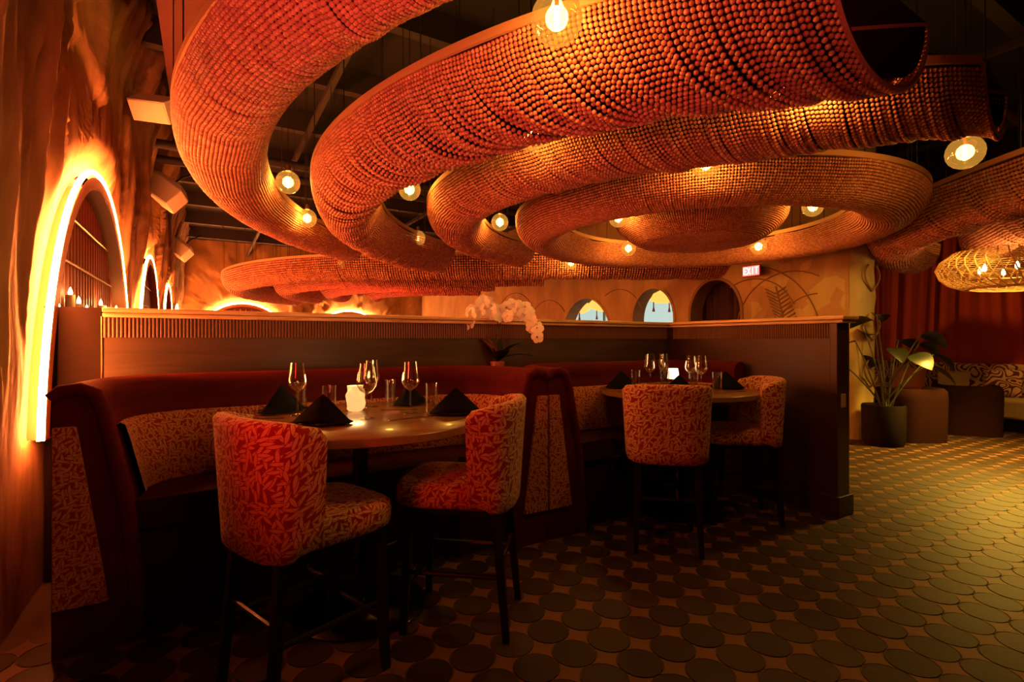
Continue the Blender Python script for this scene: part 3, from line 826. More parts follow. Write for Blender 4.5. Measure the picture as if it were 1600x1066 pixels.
for (X, D, fX, fD, lab) in ((-0.80, 1.95, 0.63, 0.777, 'red leaf-print counter stool nearest the viewer, its barrel back turned to us'),
                            (-0.21, 2.41, -0.985, 0.14, 'red leaf-print stool seen side-on at the right of the near table'),
                            (0.98, 3.28, 0.20, 0.98, 'red leaf-print stool with its back to us before the far table'),
                            (1.68, 3.76, -0.985, 0.10, 'red leaf-print stool side-on at the right of the far table, beside the partition')):
    if st0 is None: st0 = stool_proto('x', 'leaf-print counter stools'); s = st0
    else: s = copy_tree(st0)
    x, y = rv(X, D); s.location = (x, y, 0); s.rotation_euler = (0, 0, yaw_for(fX, fD)); s['label'] = lab

# ------------------------------------------------------------------ tables
TH = 0.92
def table(X, D, r, label):
    x, y = rv(X, D); o = empty('round_table', (x, y, 0), 0, label, 'table', 'round pedestal tables')
    MB().lathe([(0.0, TH), (r - 0.004, TH), (r, TH - 0.003)], 72).build('table_top', M['table'], o, angle=0)
    MB().lathe([(r, TH - 0.003), (r, TH - 0.032), (r - 0.006, TH - 0.036), (0, TH - 0.036)], 72).build('edge_band', M['table_edge'], o, angle=40)
    MB().lathe([(0.11, TH - 0.037), (0.11, TH - 0.045), (0.036, TH - 0.06), (0.036, 0.06), (0.05, 0.04)], 24).build('column', M['metal_black'], o)
    MB().lathe([(0.05, 0.045), (0.12, 0.035), (0.30, 0.018), (0.315, 0.008), (0.31, 0.0)], 40).build('base', M['metal_black'], o)
    MB().tube([(0.24 * math.cos(2 * PI * k / 36), 0.24 * math.sin(2 * PI * k / 36), 0.24) for k in range(36)], 0.013, 8, closed=True).build('foot_ring', M['metal_black'], o)
    for k in range(4):
        a = k * PI / 2 + 0.4
        MB().tube([(0.03 * math.cos(a), 0.03 * math.sin(a), 0.24), (0.24 * math.cos(a), 0.24 * math.sin(a), 0.24)], 0.008, 6).build('spoke', M['metal_black'], o)
    return o
table(-0.74, 2.50, 0.60, 'round dark wood table in the near booth with candle and four place settings')
table(1.27, 3.92, 0.58, 'round dark wood table in the far booth by the partition')

# ------------------------------------------------------------------ tableware
def wine_glass():
    o = empty('wine_glass', cat='glass')
    prof = [(0.0, 0.0), (0.038, 0.001), (0.037, 0.003), (0.012, 0.006), (0.0045, 0.014), (0.0038, 0.06), (0.004, 0.112), (0.012, 0.121)]
    MB().lathe(prof, 24).build('stem', M['glass'], o)
    b = [(0.008, 0.118), (0.030, 0.132), (0.046, 0.158), (0.045, 0.175), (0.039, 0.215), (0.034, 0.262), (0.0332, 0.262), (0.038, 0.214), (0.0438, 0.175), (0.0448, 0.159), (0.029, 0.134), (0.006, 0.122)]
    MB().lathe(b, 28).build('bowl', M['glass'], o)
    return o
def tumbler():
    o = empty('tumbler', cat='glass')
    n = 48; rows = []
    for (r, z, fl_) in ((0.0, 0.006, 0), (0.024, 0.004, 0), (0.029, 0.0, 1), (0.030, 0.01, 1), (0.031, 0.075, 1), (0.032, 0.145, 1), (0.0325, 0.15, 0), (0.0305, 0.15, 0), (0.0285, 0.08, 0), (0.027, 0.014, 0), (0.0, 0.012, 0)):
        rows.append([(r * (1 + 0.035 * fl_ * math.cos(12 * 2 * PI * k / n)) * math.cos(2 * PI * k / n), r * (1 + 0.035 * fl_ * math.cos(12 * 2 * PI * k / n)) * math.sin(2 * PI * k / n), z) for k in range(n)])
    MB().grid(rows, closed_v=True).build('ribbed_wall', M['glass'], o)
    return o
def napkin():
    o = empty('napkin', cat='napkin')
    # linen folded to a standing tent with two swept corners
    rows = []
    for i in range(13):
        t = -1 + 2 * i / 12; row = []
        for j in range(9):
            q = j / 8
            h = 0.125 * (1 - abs(t) ** 1.05) 
            x = 0.135 * t; y = 0.085 * (q - 0.5) * 2 * (0.55 + 0.45 * (1 - abs(t)))
            z = h * (1 - abs(2 * q - 1) ** 0.85) + 0.002
            if abs(t) > 0.85: y *= 0.6
            row.append((x, y - 0.02 * abs(t), z))
        rows.append(row)
    ob = MB().grid(rows).build('folded_cloth', M['napkin'], o, angle=50)
    sm_ = ob.modifiers.new('solid', 'SOLIDIFY'); sm_.thickness = 0.003
    mb = MB(); mb.add([(-0.05, -0.05, 0.001), (0.06, -0.055, 0.001), (0.03, -0.115, 0.003), (-0.05, -0.05, 0.006), (0.06, -0.055, 0.006), (0.03, -0.115, 0.006)], [(0, 2, 1), (3, 4, 5), (0, 1, 4, 3), (1, 2, 5, 4), (2, 0, 3, 5)])
    mb.build('fold_tail', M['napkin'], o, smooth=False)
    return o
def plate():
    o = empty('side_plate', cat='plate')
    MB().lathe([(0, 0.003), (0.055, 0.002), (0.07, 0.001), (0.115, 0.012), (0.116, 0.015), (0.11, 0.015), (0.07, 0.006), (0, 0.006)], 36).build('dish', M['plate'], o)
    return o
def cutlery():
    o = empty('cutlery', cat='cutlery')
    MB().box(-0.0055, 0.0055, -0.10, 0.0, 0.0005, 0.004).box(-0.008, 0.006, 0.0, 0.09, 0.001, 0.003).build('blade', M['steel'], o, smooth=False, bevel=0.001)
    return o
protos = {}
def put(kind, X, D, z, rz, name, label, group, sc=1.0):
    if kind not in protos:
        protos[kind] = {'wine': wine_glass, 'tumbler': tumbler, 'napkin': napkin, 'plate': plate, 'knife': cutlery}[kind](); o = protos[kind]
    else: o = copy_tree(protos[kind])
    x, y = rv(X, D); o.location = (x, y, z); o.rotation_euler = (0, 0, rz); o.scale = (sc,) * 3; o['label'] = label; o['group'] = group
    o.name = name
    return o
T1 = TH + 0.001
for X, D, lab in ((-1.06, 2.53, 'left wine glass on the near table beside the near stool'), (-0.52, 2.62, 'rightmost wine glass on the near table'),
                  (-0.69, 2.43, 'wine glass just in front of the lit candle on the near table'), (-0.785, 2.86, 'wine glass behind the lit candle on the near table')):
    put('wine', X, D, T1, 0, 'wine_glass', lab, 'wine glasses')
for X, D, lab in ((1.10, 4.08, 'leftmost wine glass on the far table'), (1.25, 4.22, 'second wine glass from the left on the far table'),
                  (1.37, 3.92, 'third wine glass from the left on the far table'), (1.42, 3.84, 'rightmost wine glass on the far table')):
    put('wine', X, D, T1, 0, 'wine_glass', lab, 'wine glasses')
for X, D, lab in ((-0.90, 2.52, 'ribbed tumbler directly behind the front black napkin of the near table'), (-1.13, 2.74, 'ribbed tumbler behind the left wine glass of the near table'),
                  (-0.69, 2.90, 'ribbed tumbler at the back right of the candle on the near table'), (-0.42, 2.67, 'rightmost ribbed tumbler on the near table')):
    put('tumbler', X, D, T1, 0, 'tumbler', lab, 'ribbed tumblers')
for X, D, lab in ((0.93, 3.85, 'leftmost ribbed tumbler on the far table'), (1.12, 3.75, 'ribbed tumbler under the second wine glass of the far table'),
                  (1.32, 3.72, 'ribbed tumbler under the third wine glass of the far table'), (1.45, 3.62, 'rightmost ribbed tumbler on the far table')):
    put('tumbler', X, D, T1, 0, 'tumbler', lab, 'ribbed tumblers')
for X, D, fz, lab, lab2 in ((-0.84, 2.28, 0, 'black napkin folded as a tent at the front of the near table', 'dark side plate under the front napkin of the near table'),
                      (-0.285, 2.60, 0.15, 'black napkin folded as a tent at the right of the near table', 'dark side plate under the right napkin of the near table'),
                      (-1.20, 2.66, 1.2, 'black napkin standing at the back left of the near table', 'dark side plate at the back left of the near table'),
                      (-0.60, 3.00, 1.3, 'black napkin standing at the back right of the near table', 'dark side plate at the back right of the near table'),
                      (0.86, 4.02, 0.1, 'black napkin at the left of the far table', 'dark side plate at the left of the far table'),
                      (1.16, 3.56, 0, 'black napkin in front of the white lamp on the far table', 'dark side plate before the lamp on the far table'),
                      (1.66, 3.98, -0.1, 'black napkin at the right end of the far table', 'dark side plate at the right of the far table')):
    put('plate', X, D, T1, 0, 'side_plate', lab2, 'dark side plates', 0.95)
    put('napkin', X, D, T1 + 0.007, -R_(YAW) + fz, 'napkin', lab, 'black folded napkins', 0.97 if abs(fz) < 1 else 1.05)
for X, D, a, lab in ((-0.45, 2.47, 0.9, 'steel knife lying left of the right napkin on the near table'), (-0.50, 2.43, 0.75, 'steel knife beside another, nearest the front of the near table'),
                     (-1.18, 2.44, 1.5, 'steel knife at the left rim of the near table'), (-0.60, 2.74, 1.4, 'steel knife between candle and right wine glass on the near table'),
                     (0.86, 3.72, 1.3, 'steel knife at the left rim of the far table'), (1.62, 3.72, 1.3, 'steel knife at the right rim of the far table')):
    put('knife', X, D, T1, -R_(YAW) - a, 'table_knife', lab, 'steel knives')
# lumpy glass candle holder
x, y = rv(-0.83, 2.72)
cd = empty('candle_holder', (x, y, T1), 0, 'glowing faceted glass candle holder at the centre of the near table', 'candle')
rows = []
for i in range(15):
    z = 0.132 * i / 14; row = []
    for k in range(28):
        a = 2 * PI * k / 28; r = 0.036 + 0.012 * math.sin(PI * min(1, z / 0.125) * 0.9 + 0.15) + 0.004 * math.sin(z * 95 + 2 * math.sin(a * 3)) + 0.003 * math.sin(a * 7 + z * 60)
        if i == 0: r *= 0.85
        row.append((r * math.cos(a), r * math.sin(a), z))
    rows.append(row)
m, nt, b = newmat('frosted_lit_glass'); b.inputs['Base Color'].default_value = (0.9, 0.6, 0.3, 1); b.inputs['Emission Color'].default_value = (1, 0.60, 0.20, 1); b.inputs['Emission Strength'].default_value = 0.9; b.inputs['Roughness'].default_value = 0.25
MB().grid(rows, closed_v=True).build('glass_shell', m, cd, angle=0)
MB().lathe([(0.0, 0.01), (0.026, 0.01), (0.028, 0.09), (0.0, 0.10)], 16).build('flame_core', M['candle'], cd)
point_light((x, y, T1 + 0.18), 3.0, (1.0, 0.55, 0.18), 0.045)
x, y = rv(1.26, 4.0)
lm = empty('table_lamp', (x, y, T1), 0, 'small cordless lamp with bright white shade on the far table', 'lamp')
MB().lathe([(0.0, 0), (0.04, 0), (0.04, 0.01), (0.008, 0.016), (0.008, 0.09)], 18).build('stand', M['brass'], lm)
MB().lathe([(0.046, 0.075), (0.036, 0.155)], 24).build('lamp_shade', M['white_shade'], lm)
point_light((x, y, T1 + 0.19), 0.7, (1.0, 0.55, 0.2), 0.04)

# ------------------------------------------------------------------ bead canopies
def bead_group():
    ng = bpy.data.node_groups.new('beads', 'GeometryNodeTree')
    ng.interface.new_socket('Geometry', in_out='INPUT', socket_type='NodeSocketGeometry')
    r = ng.interface.new_socket('Radius', in_out='INPUT', socket_type='NodeSocketFloat')
    ng.interface.new_socket('Geometry', in_out='OUTPUT', socket_type='NodeSocketGeometry')
    gi = ng.nodes.new('NodeGroupInput'); go = ng.nodes.new('NodeGroupOutput')
    ico = ng.nodes.new('GeometryNodeMeshIcoSphere'); ico.inputs['Subdivisions'].default_value = 2
    sm = ng.nodes.new('GeometryNodeSetMaterial'); sm.inputs['Material'].default_value = M['bead']
    ss = ng.nodes.new('GeometryNodeSetShadeSmooth')
    ip = ng.nodes.new('GeometryNodeInstanceOnPoints')
    L = ng.links.new
    L(gi.outputs['Radius'], ico.inputs['Radius']); L(ico.outputs['Mesh'], ss.inputs['Geometry']); L(ss.outputs[0], sm.inputs['Geometry'])
    L(gi.outputs['Geometry'], ip.inputs['Points']); L(sm.outputs[0], ip.inputs['Instance']); L(ip.outputs[0], go.inputs[0])
    return ng, r.identifier
BG, BID = bead_group()
def bead_object(pts, radius, parent):
    me = bpy.data.meshes.new('bead_strings'); me.vertices.add(len(pts)); me.vertices.foreach_set('co', np.asarray(pts, dtype=np.float32).ravel()); me.update()
    me.materials.append(M['bead'])
    o = bpy.data.objects.new('bead_strings', me); col.objects.link(o); o.parent = parent; o['kind'] = 'stuff'
    md = o.modifiers.new('beads', 'NODES'); md.node_group = BG; md[BID] = radius
    return o
NB = [0]
def smooth_noise(n, scale, seed):
    r = np.random.RandomState(seed); k = int(n / scale) + 4
    a = r.uniform(-1, 1, k); xs = np.arange(n) / scale; i = xs.astype(int); f = xs - i; f = f * f * (3 - 2 * f)
    return a[i] * (1 - f) + a[i + 1] * f
def swag(O, I, sag, label, pitch=0.0235, vp=0.0235, rad=0.0115, closed=False, messy=1.0, seed=1, ends=(1, 1), cat='canopy'):
    """O, I: (n,3) outer and inner rail polylines; bead strings hang between them"""
    o = empty('bead_canopy', (0, 0, 0), 0, label, cat, 'hanging bead canopies')
    O = np.asarray(O, float); I = np.asarray(I, float)
    def resample(P, n):
        s = np.r_[0, np.cumsum(np.linalg.norm(np.diff(P, axis=0), axis=1))]; t = np.linspace(0, s[-1], n)
        return np.stack([np.interp(t, s, P[:, k]) for k in range(3)], 1), s[-1]
    _, LO = resample(O, 2)
    n = int(LO / pitch)
    # strings bunch together and leave a dark gap before the next bunch
    wob = np.zeros(n); i = 0
    while i < n:
        g = int(nrg.randint(4, 15)); amp = nrg.uniform(0.1, 0.75) * messy
        for q in range(i, min(n, i + g)): wob[q] = amp * (0.5 - (q - i) / max(g - 1, 1)) * 1.3
        i += g
    wob2 = smooth_noise(n, 16, seed + 2) * 2.4 * messy
    s = np.arange(n) + 0.5
    cl = np.r_[0, np.cumsum(np.linalg.norm(np.diff(O, axis=0), axis=1))]; par = cl / cl[-1]
    def at(P, t): return np.stack([np.interp(t, par, P[:, k]) for k in range(3)], -1)
    width = np.linalg.norm(O[0] - I[0]); per = PI * (3 * (width / 2 + sag) - math.sqrt((3 * width / 2 + sag) * (width / 2 + 3 * sag))) / 2
    m = int(per / vp)
    # even arc length along half ellipse
    ph = np.linspace(0, PI, 200); ex, ez = (1 - np.cos(ph)) / 2 * width, sag * np.sin(ph)
    arc = np.r_[0, np.cumsum(np.hypot(np.diff(ex), np.diff(ez)))]
    pts = []
    sagv = 1 + 0.05 * smooth_noise(n, 5, seed + 5) * messy + 0.03 * nrg.uniform(-1, 1, n) * messy
    phase = smooth_noise(n, 14, seed + 8) * 0.5
    for i in range(n):
        tt = (np.arange(m) + 0.5 + phase[i]) / m * arc[-1]
        f = np.interp(tt, arc, ex) / width; z = np.interp(tt, arc, ez)
        shape = np.sin(f * PI)
        ti = (s[i] + wob[i] * shape * 0.9 + (wob2[i]) * shape * f) / n
        ti = np.clip(ti, 0, 1) if not closed else ti % 1.0
        p = at(O, ti) * (1 - f)[:, None] + at(I, ti) * f[:, None]
        p[:, 2] -= z * sagv[i] + 0.016
        pts.append(p)
    pts = np.concatenate(pts)
    bead_object(pts, rad, o)
    NB[0] += len(pts)
    for P, nm in ((O, 'outer_rail'), (I, 'inner_rail')):
        mb = MB(); rows = []
        C = (O.mean(0) + I.mean(0)) / 2
        for k in range(len(P)):
            q = (O[k] - I[k]); q[2] = 0; q = q / np.linalg.norm(q) * 0.012
            a, b = P[k] + q, P[k] - q
            rows.append([(a[0], a[1], a[2] - 0.008), (a[0], a[1], a[2] + 0.036), (b[0], b[1], b[2] + 0.036), (b[0], b[1], b[2] - 0.008)])
        mb.grid(rows, closed_u=False, closed_v=True); mb.build(nm, M['rail'], o, angle=40)
    rows = [[tuple(O[k] + [0, 0, 0.03]), tuple(I[k] + [0, 0, 0.03])] for k in range(len(O))]
    MB().grid(rows).build('top_board', M['board'], o, angle=0)
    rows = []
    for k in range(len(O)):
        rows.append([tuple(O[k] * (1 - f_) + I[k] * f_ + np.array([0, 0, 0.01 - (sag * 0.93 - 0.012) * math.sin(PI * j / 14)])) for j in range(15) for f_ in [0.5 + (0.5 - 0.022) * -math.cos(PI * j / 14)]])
    MB().grid(rows).build('shade_sheet', M['shade_sheet'], o, angle=0)  # added behind the beads, blocks the view of the lit interior
    for k in range(0, len(O), max(8, len(O) // 9)):
        for P in (O, I): MB().tube([tuple(P[k] + [0, 0, 0.03]), (P[k][0], P[k][1], CEIL)], 0.004, 5).build('hanging_wire', M['cord'], o)
    if not closed:
        for e, kk in zip(ends, (0, -1)):
            if not e: continue
            ph = np.linspace(0, PI, 24)
            pp = [tuple(O[kk] * (1 + math.cos(a)) / 2 + I[kk] * (1 - math.cos(a)) / 2 + np.array([0, 0, -sag * math.sin(a)])) for a in ph]
            MB().tube(pp, 0.011, 6).build('end_hoop', M['rail'], o)
    return o
HR = EYE + 1.42
def arc_pts(cx, cy, r, a0, a1, n=90, z=HR, dr=None):
    out = []
    for k in range(n + 1):
        t = k / n; a = R_(a0 + (a1 - a0) * t); rr = r + (dr(t) if dr else 0)
        out.append((cx + rr * math.cos(a), cy + rr * math.sin(a), z))
    return np.array(out)
C1 = rv(2.11, 5.83)
W = 0.58
swag(arc_pts(*C1, 2.06, 0, 360, 120, HR - 0.04), arc_pts(*C1, 1.49, 0, 360, 120, HR - 0.04), 0.27, 'full ring of beads around the central bowl', closed=True, messy=0.25, seed=3)
# arms: angle 219 faces the viewer, falling angles go to the left
sp2 = lambda t: 0.20 * sstep(0.80, 1.0, t)
swag(arc_pts(*C1, 3.03, 105, 244.3, 110, dr=sp2), arc_pts(*C1, 2.45, 105, 254, 110, dr=lambda t: 0.50 * sstep(0.80, 1.0, t)), 0.28, 'first bead arm outside the ring, ending at the right with an open hoop', messy=0.9, seed=11)
swag(arc_pts(*C1, 4.09, 117, 225.5, 110), arc_pts(*C1, 3.50, 117, 235.5, 110), 0.37, 'second bead arm passing the top of the picture under the largest bulb', messy=1.1, seed=23)
swag(arc_pts(*C1, 4.98, 130, 222, 110), arc_pts(*C1, 4.43, 130, 222, 110, dr=lambda t: 0.15 * sstep(0.5, 0.9, t)), 0.25, 'outermost bead arm curling over the left, nearest the viewer', messy=0.6, seed=37, ends=(1, 1))
# bowl in the middle
bo = empty('bead_bowl', (C1[0], C1[1], EYE), 0, 'shallow bowl of beads with a flat bottom at the centre of the rings', 'canopy')
pts = []; rim, rb, zt, zb = 0.92, 0.63, 1.42, 1.12
ns = int(2 * PI * rim / 0.026)
for i in range(ns):
    a = 2 * PI * i / ns; L_ = math.hypot(rim - rb, zt - zb) * 1.08; m = int(L_ / 0.0235)
    for k in range(m):
        t = k / m; r = rim - (rim - rb) * t ** 1.5; z = zt - (zt - zb) * (t ** 0.75)
        pts.append((r * math.cos(a), r * math.sin(a), z))
r = rb
while r > 0.03:
    n = int(2 * PI * r / 0.026)
    for i in range(n):
        a = 2 * PI * (i + rng.random() * 0.2) / n; pts.append((r * math.cos(a), r * math.sin(a), zb - 0.01 * math.cos(r / rb * PI / 2)))
    r -= 0.0245
bead_object(pts, 0.0115, bo); NB[0] += len(pts)
MB().tube([(rim * math.cos(2 * PI * k / 60), rim * math.sin(2 * PI * k / 60), zt + 0.01) for k in range(60)], 0.014, 6, closed=True).build('rim', M['rail'], bo)
MB().lathe([(0.0, zt + 0.02), (rim, zt + 0.02)], 40).build('top_board', M['board'], bo)

# second set of arms beyond the partition
C2 = rv(-1.88, 13.37)
FA = math.degrees(math.atan2(-C2[1], -C2[0])) % 360           # direction from its centre to the viewer
def arm2(r, far, near_ext, label, seed):
    def rail(rr):
        n = 60; out = []
        for k in range(n + 1):
            a = R_(FA - far + (far - 10) * k / n); out.append((C2[0] + rr * math.cos(a), C2[1] + rr * math.sin(a), HR))
        a = R_(FA - 10); tx, ty = -math.sin(a), math.cos(a)
        for k in range(1, 13): out.append((out[n][0] + tx * near_ext * k / 12, out[n][1] + ty * near_ext * k / 12, HR))
        return np.array(out)
    swag(rail(r), rail(r - 0.58), 0.36, label, pitch=0.042, vp=0.038, rad=0.0195, messy=0.5, seed=seed)
arm2(4.96, 118, 5.6, 'long bead arm stretching low above the partition, farther room, left end under the outermost arm', 51)
arm2(3.95, 112, 2.6, 'second bead arm of the farther room, half hidden behind the first', 52)
arm2(2.95, 105, 1.6, 'third bead arm of the farther room, only its left curl showing', 53)
arm2(1.95, 100, 1.2, 'fourth and innermost bead arm of the farther room, a small curl', 54)
# third set over the lounge
C3 = rv(9.0, 4.0)
def cam_ang(X, D):
    x, y = rv(X, D); return math.degrees(math.atan2(y, x))
a0, a1 = cam_ang(-5.1, -1.4), cam_ang(-3.0, 4.3)
if a0 < 0: a0 += 360
if a1 < 0: a1 += 360
swag(arc_pts(*C3, 5.15, a0, a1, 60), arc_pts(*C3, 4.50, a0, a1, 60), 0.36, 'dim bead arm sweeping in from the right edge above the lounge', pitch=0.032, vp=0.03, rad=0.015, messy=0.9, seed=61)
swag(arc_pts(*C3, 4.15, a0, a1 - 3, 60), arc_pts(*C3, 3.55, a0, a1 - 3, 60), 0.36, 'second dim bead arm above the lounge, behind the first', pitch=0.036, vp=0.032, rad=0.0165, messy=0.9, seed=62)
swag(arc_pts(*C3, 3.15, a0, a1 - 5, 60, HR - 0.05), arc_pts(*C3, 2.6, a0, a1 - 5, 60, HR - 0.05), 0.34, 'short bead arm lit amber beside the straw chandelier', pitch=0.036, vp=0.032, rad=0.0165, messy=0.9, seed=63)
print('beads', NB[0])

# ------------------------------------------------------------------ globe bulbs
def globe():
    o = empty('globe_bulb', cat='bulb')
    MB().lathe([(0.001, -0.1), (0.031, -0.095), (0.059, -0.081), (0.081, -0.059), (0.095, -0.031), (0.1, 0), (0.095, 0.031), (0.081, 0.059), (0.059, 0.081), (0.03, 0.096)], 28).build('glass_globe', M['globe'], o, angle=0)
    MB().lathe([(0.0, -0.05), (0.009, -0.045), (0.010, 0.0), (0.009, 0.045), (0.0, 0.049)], 12).build('filament', M['filament'], o)
    MB().lathe([(0.0, 0.15), (0.022, 0.148), (0.024, 0.10), (0.030, 0.094), (0.012, 0.088), (0.008, 0.045)], 14).build('socket', M['brass'], o)
    MB().tube([(0, 0, 0.14), (0, 0, CEIL - HR + 0.28)], 0.004, 6).build('cord', M['cord'], o)
    return o
g0 = None
HB = EYE + 1.38
for (px, D, dz, lab) in ((870, 2.0, -0.12, 'largest globe bulb, nearest the viewer, at the top of the picture'),
    (450, 4.45, 0, 'globe bulb inside the curl of the outermost bead arm, upper of two'), (480, 5.55, -0.05, 'globe bulb inside the curl of the outermost arm, lower of two'),
    (540, 7.25, 0, 'upper of two small globe bulbs stacked above the far bead arm'), (536, 8.6, -0.06, 'lower of two small globe bulbs stacked above the far bead arm'),
    (640, 4.66, 0, 'globe bulb hanging between the second arm and the first arm, high'), (653, 6.85, 0, 'globe bulb at the inner edge of the curl of the second bead arm'),
    (704, 8.5, 0, 'small globe bulb low between two bead arms, left of the orchid'), (781, 5.95, 0, 'globe bulb left of the bead ring, upper of two'),
    (812, 7.5, 0, 'globe bulb left of the bead ring, lower of two'), (830, 3.28, -0.06, 'globe bulb below the second bead arm, top half hidden by beads'),
    (966, 5.4, -0.08, 'globe bulb between ring and bowl, upper left of the bowl'), (982, 6.85, -0.14, 'globe bulb below the left rim of the bead bowl'),
    (1103, 3.72, -0.09, 'globe bulb peeping out above the near side of the ring'), (1270, 2.66, -0.06, 'globe bulb with its lower tip showing under the second arm, at right'),
    (1270, 5.1, -0.04, 'globe bulb between the bowl and the right side of the ring'), (1508, 3.15, -0.22, 'large globe bulb at the far right below the arm with open hoop'),
    (1185, 6.45, -0.19, 'globe bulb mostly hidden behind the lower right of the bowl'), (892, 8.1, -0.145, 'tiny globe bulb peeping under the ring above the left archway')):
    if g0 is None: g0 = globe(); g = g0
    else: g = copy_tree(g0)
    x, y = rv((px - 800) / 800 * D, D); g.location = (x, y, HB + dz); g['label'] = lab; g['group'] = 'amber globe bulbs'
    point_light((x, y, HB + dz), 17, (1.0, 0.50, 0.11), 0.05)

# ------------------------------------------------------------------ speakers on the left
def speaker():
    o = empty('wall_speaker', cat='speaker')
    mb = MB(); vs = []
    for x, w in ((-0.17, 0.5), (0.10, 0.5), (0.17, 0.34)):
        vs += [(x, -w / 2, -0.14 if x < .15 else -0.09), (x, w / 2, -0.14 if x < .15 else -0.09), (x, w / 2, 0.14 if x < .15 else 0.09), (x, -w / 2, 0.14 if x < .15 else 0.09)]
    fs = [(3, 2, 1, 0), (8, 9, 10, 11)] + [(a + k, a + (k + 1) % 4, a + 4 + (k + 1) % 4, a + 4 + k) for a in (0, 4) for k in range(4)]
    mb.add(vs, fs).build('cabinet', M['speaker'], o, smooth=False, bevel=0.012)
    MB().box(-0.178, -0.168, -0.235, 0.235, -0.125, 0.125).build('grille', M['speaker_grille'], o, smooth=False, bevel=0.003)
    MB().tube([(0.16, 0, 0.0), (0.30, 0.0, 0.02), (0.55, 0.05, 0.1)], 0.012, 6).build('bracket', M['metal_black'], o)
    return o
s0 = None
def cam_dir(X, D, z):
    x, y = rv(X, D); return Vector((x, y, z)).normalized()
for (X, D, z, Lg, F, sc, lab) in ((-2.54, 3.28, 3.74, (0.8, -0.3, -0.25), (-0.1, -0.5, -0.8), 1.0, 'cream speaker box cut off by the top edge of the picture, top left'),
    (-3.40, 4.9, 3.52, (0.98, 0.0, -0.12), (-0.1, -0.75, -0.6), 0.72, 'cream speaker box seen edge-on beside the red soffit'),
    (-5.05, 7.45, 3.48, (0.8, 0, -0.58), (-0.5, -0.35, -0.7), 1.05, 'cream speaker box tilted down with its bright grille showing, second row'),
    (-7.85, 12.1, 3.48, (0.8, 0, -0.58), (-0.5, -0.35, -0.7), 1.05, 'farthest and smallest cream speaker box near the back wall')):
    if s0 is None: s0 = speaker(); s = s0
    else: s = copy_tree(s0)
    f = cam_dir(*F); l = cam_dir(*Lg); l = (l - f * l.dot(f)).normalized(); u_ = f.cross(l)
    x, y = rv(X, D); m4 = Matrix(((-f.x, l.x, -u_.x, x), (-f.y, l.y, -u_.y, y), (-f.z, l.z, -u_.z, z), (0, 0, 0, 1)))
    s.matrix_world = m4 @ Matrix.Scale(sc, 4); s['label'] = lab; s['group'] = 'cream speakers along the left wall'
# red soffit block
sf = MB().box(-0.3, 0.35, 4.3, 7.6, 3.75, 4.2)
tag(sf.build('ceiling_duct', M['soffit'], smooth=False), 'dark red boxed duct under the ceiling behind the outermost arm', 'duct')
tag(MB().box(2.7, 3.9, 16.0, 16.3, 2.85, 3.05).build('hanging_beam', M['beam'], smooth=False), 'dark beam hung across the farther room below the bead arms', 'beam')

# ------------------------------------------------------------------ orchid
def leaf_mb(L, Wd, bend=0.3, fold=0.15, n=8, lobes=0):
    rows = []
    for i in range(n + 1):
        t = i / n; w = Wd * (math.sin(PI * min(1, t ** 0.8)) ** 0.8) + 0.0015
        a = bend * t; y = L * (math.sin(a) / bend if bend else t); z = L * (1 - math.cos(a)) / bend if bend else 0
        rows.append([(-w, y * 1.0, -z + w * fold), (-w / 2, y, -z + w * fold * .3), (0, y, -z), (w / 2, y, -z + w * fold * .3), (w, y, -z + w * fold)])
    return MB().grid(rows)
ox, oy = 2.20, 3.52
ox, oy = 1.98, 3.52
orc = empty('orchid', (ox, oy, 1.0), 0, 'white orchid with two arching flower sprays in front of the partition', 'plant')
MB().lathe([(0.0, 0), (0.05, 0), (0.062, 0.12), (0.06, 0.13), (0.054, 0.13), (0.05, 0.115), (0, 0.113)], 20).build('pot', M['leafred'], orc)
for k, (a, L_, w, tilt, mt) in enumerate(((0.1, 0.20, 0.045, 0.3, 'leafdark'), (-0.3, 0.17, 0.05, 0.8, 'leafdark'), (2.9, 0.19, 0.032, 1.0, 'leafred'), (3.4, 0.16, 0.03, 1.25, 'leafred'), (1.3, 0.13, 0.03, 1.3, 'leafdark'), (-1.2, 0.15, 0.045, 0.6, 'leafdark'), (2.4, 0.15, 0.035, 0.9, 'leafdark'))):
    ob = leaf_mb(L_ * 1.6, w * 1.35, 0.9).build('leaf', M[mt], orc); ob.location = (0, 0, 0.13); ob.rotation_euler = (tilt + 0.25, 0, a - PI / 2 - R_(YAW))
sprays = []
rt = Vector((CS, -SN, 0))
bl0 = None
def blossom_mb():
    mb = MB()
    for k in range(5):
        a = 2 * PI * k / 5 + 0.3; w = 0.017 if k % 2 else 0.021
        m4 = Matrix.Rotation(a, 4, 'Y') @ Matrix.Translation((0, 0, 0.002))
        vs = [(0, 0, 0.002), (-w, 0.004, 0.015), (-w * 0.8, 0.006, 0.03), (0, 0.008, 0.037), (w * 0.8, 0.006, 0.03), (w, 0.004, 0.015)]
        mb.add(vs, [(0, 1, 2, 3), (0, 3, 4, 5)], None, m4)
    return mb
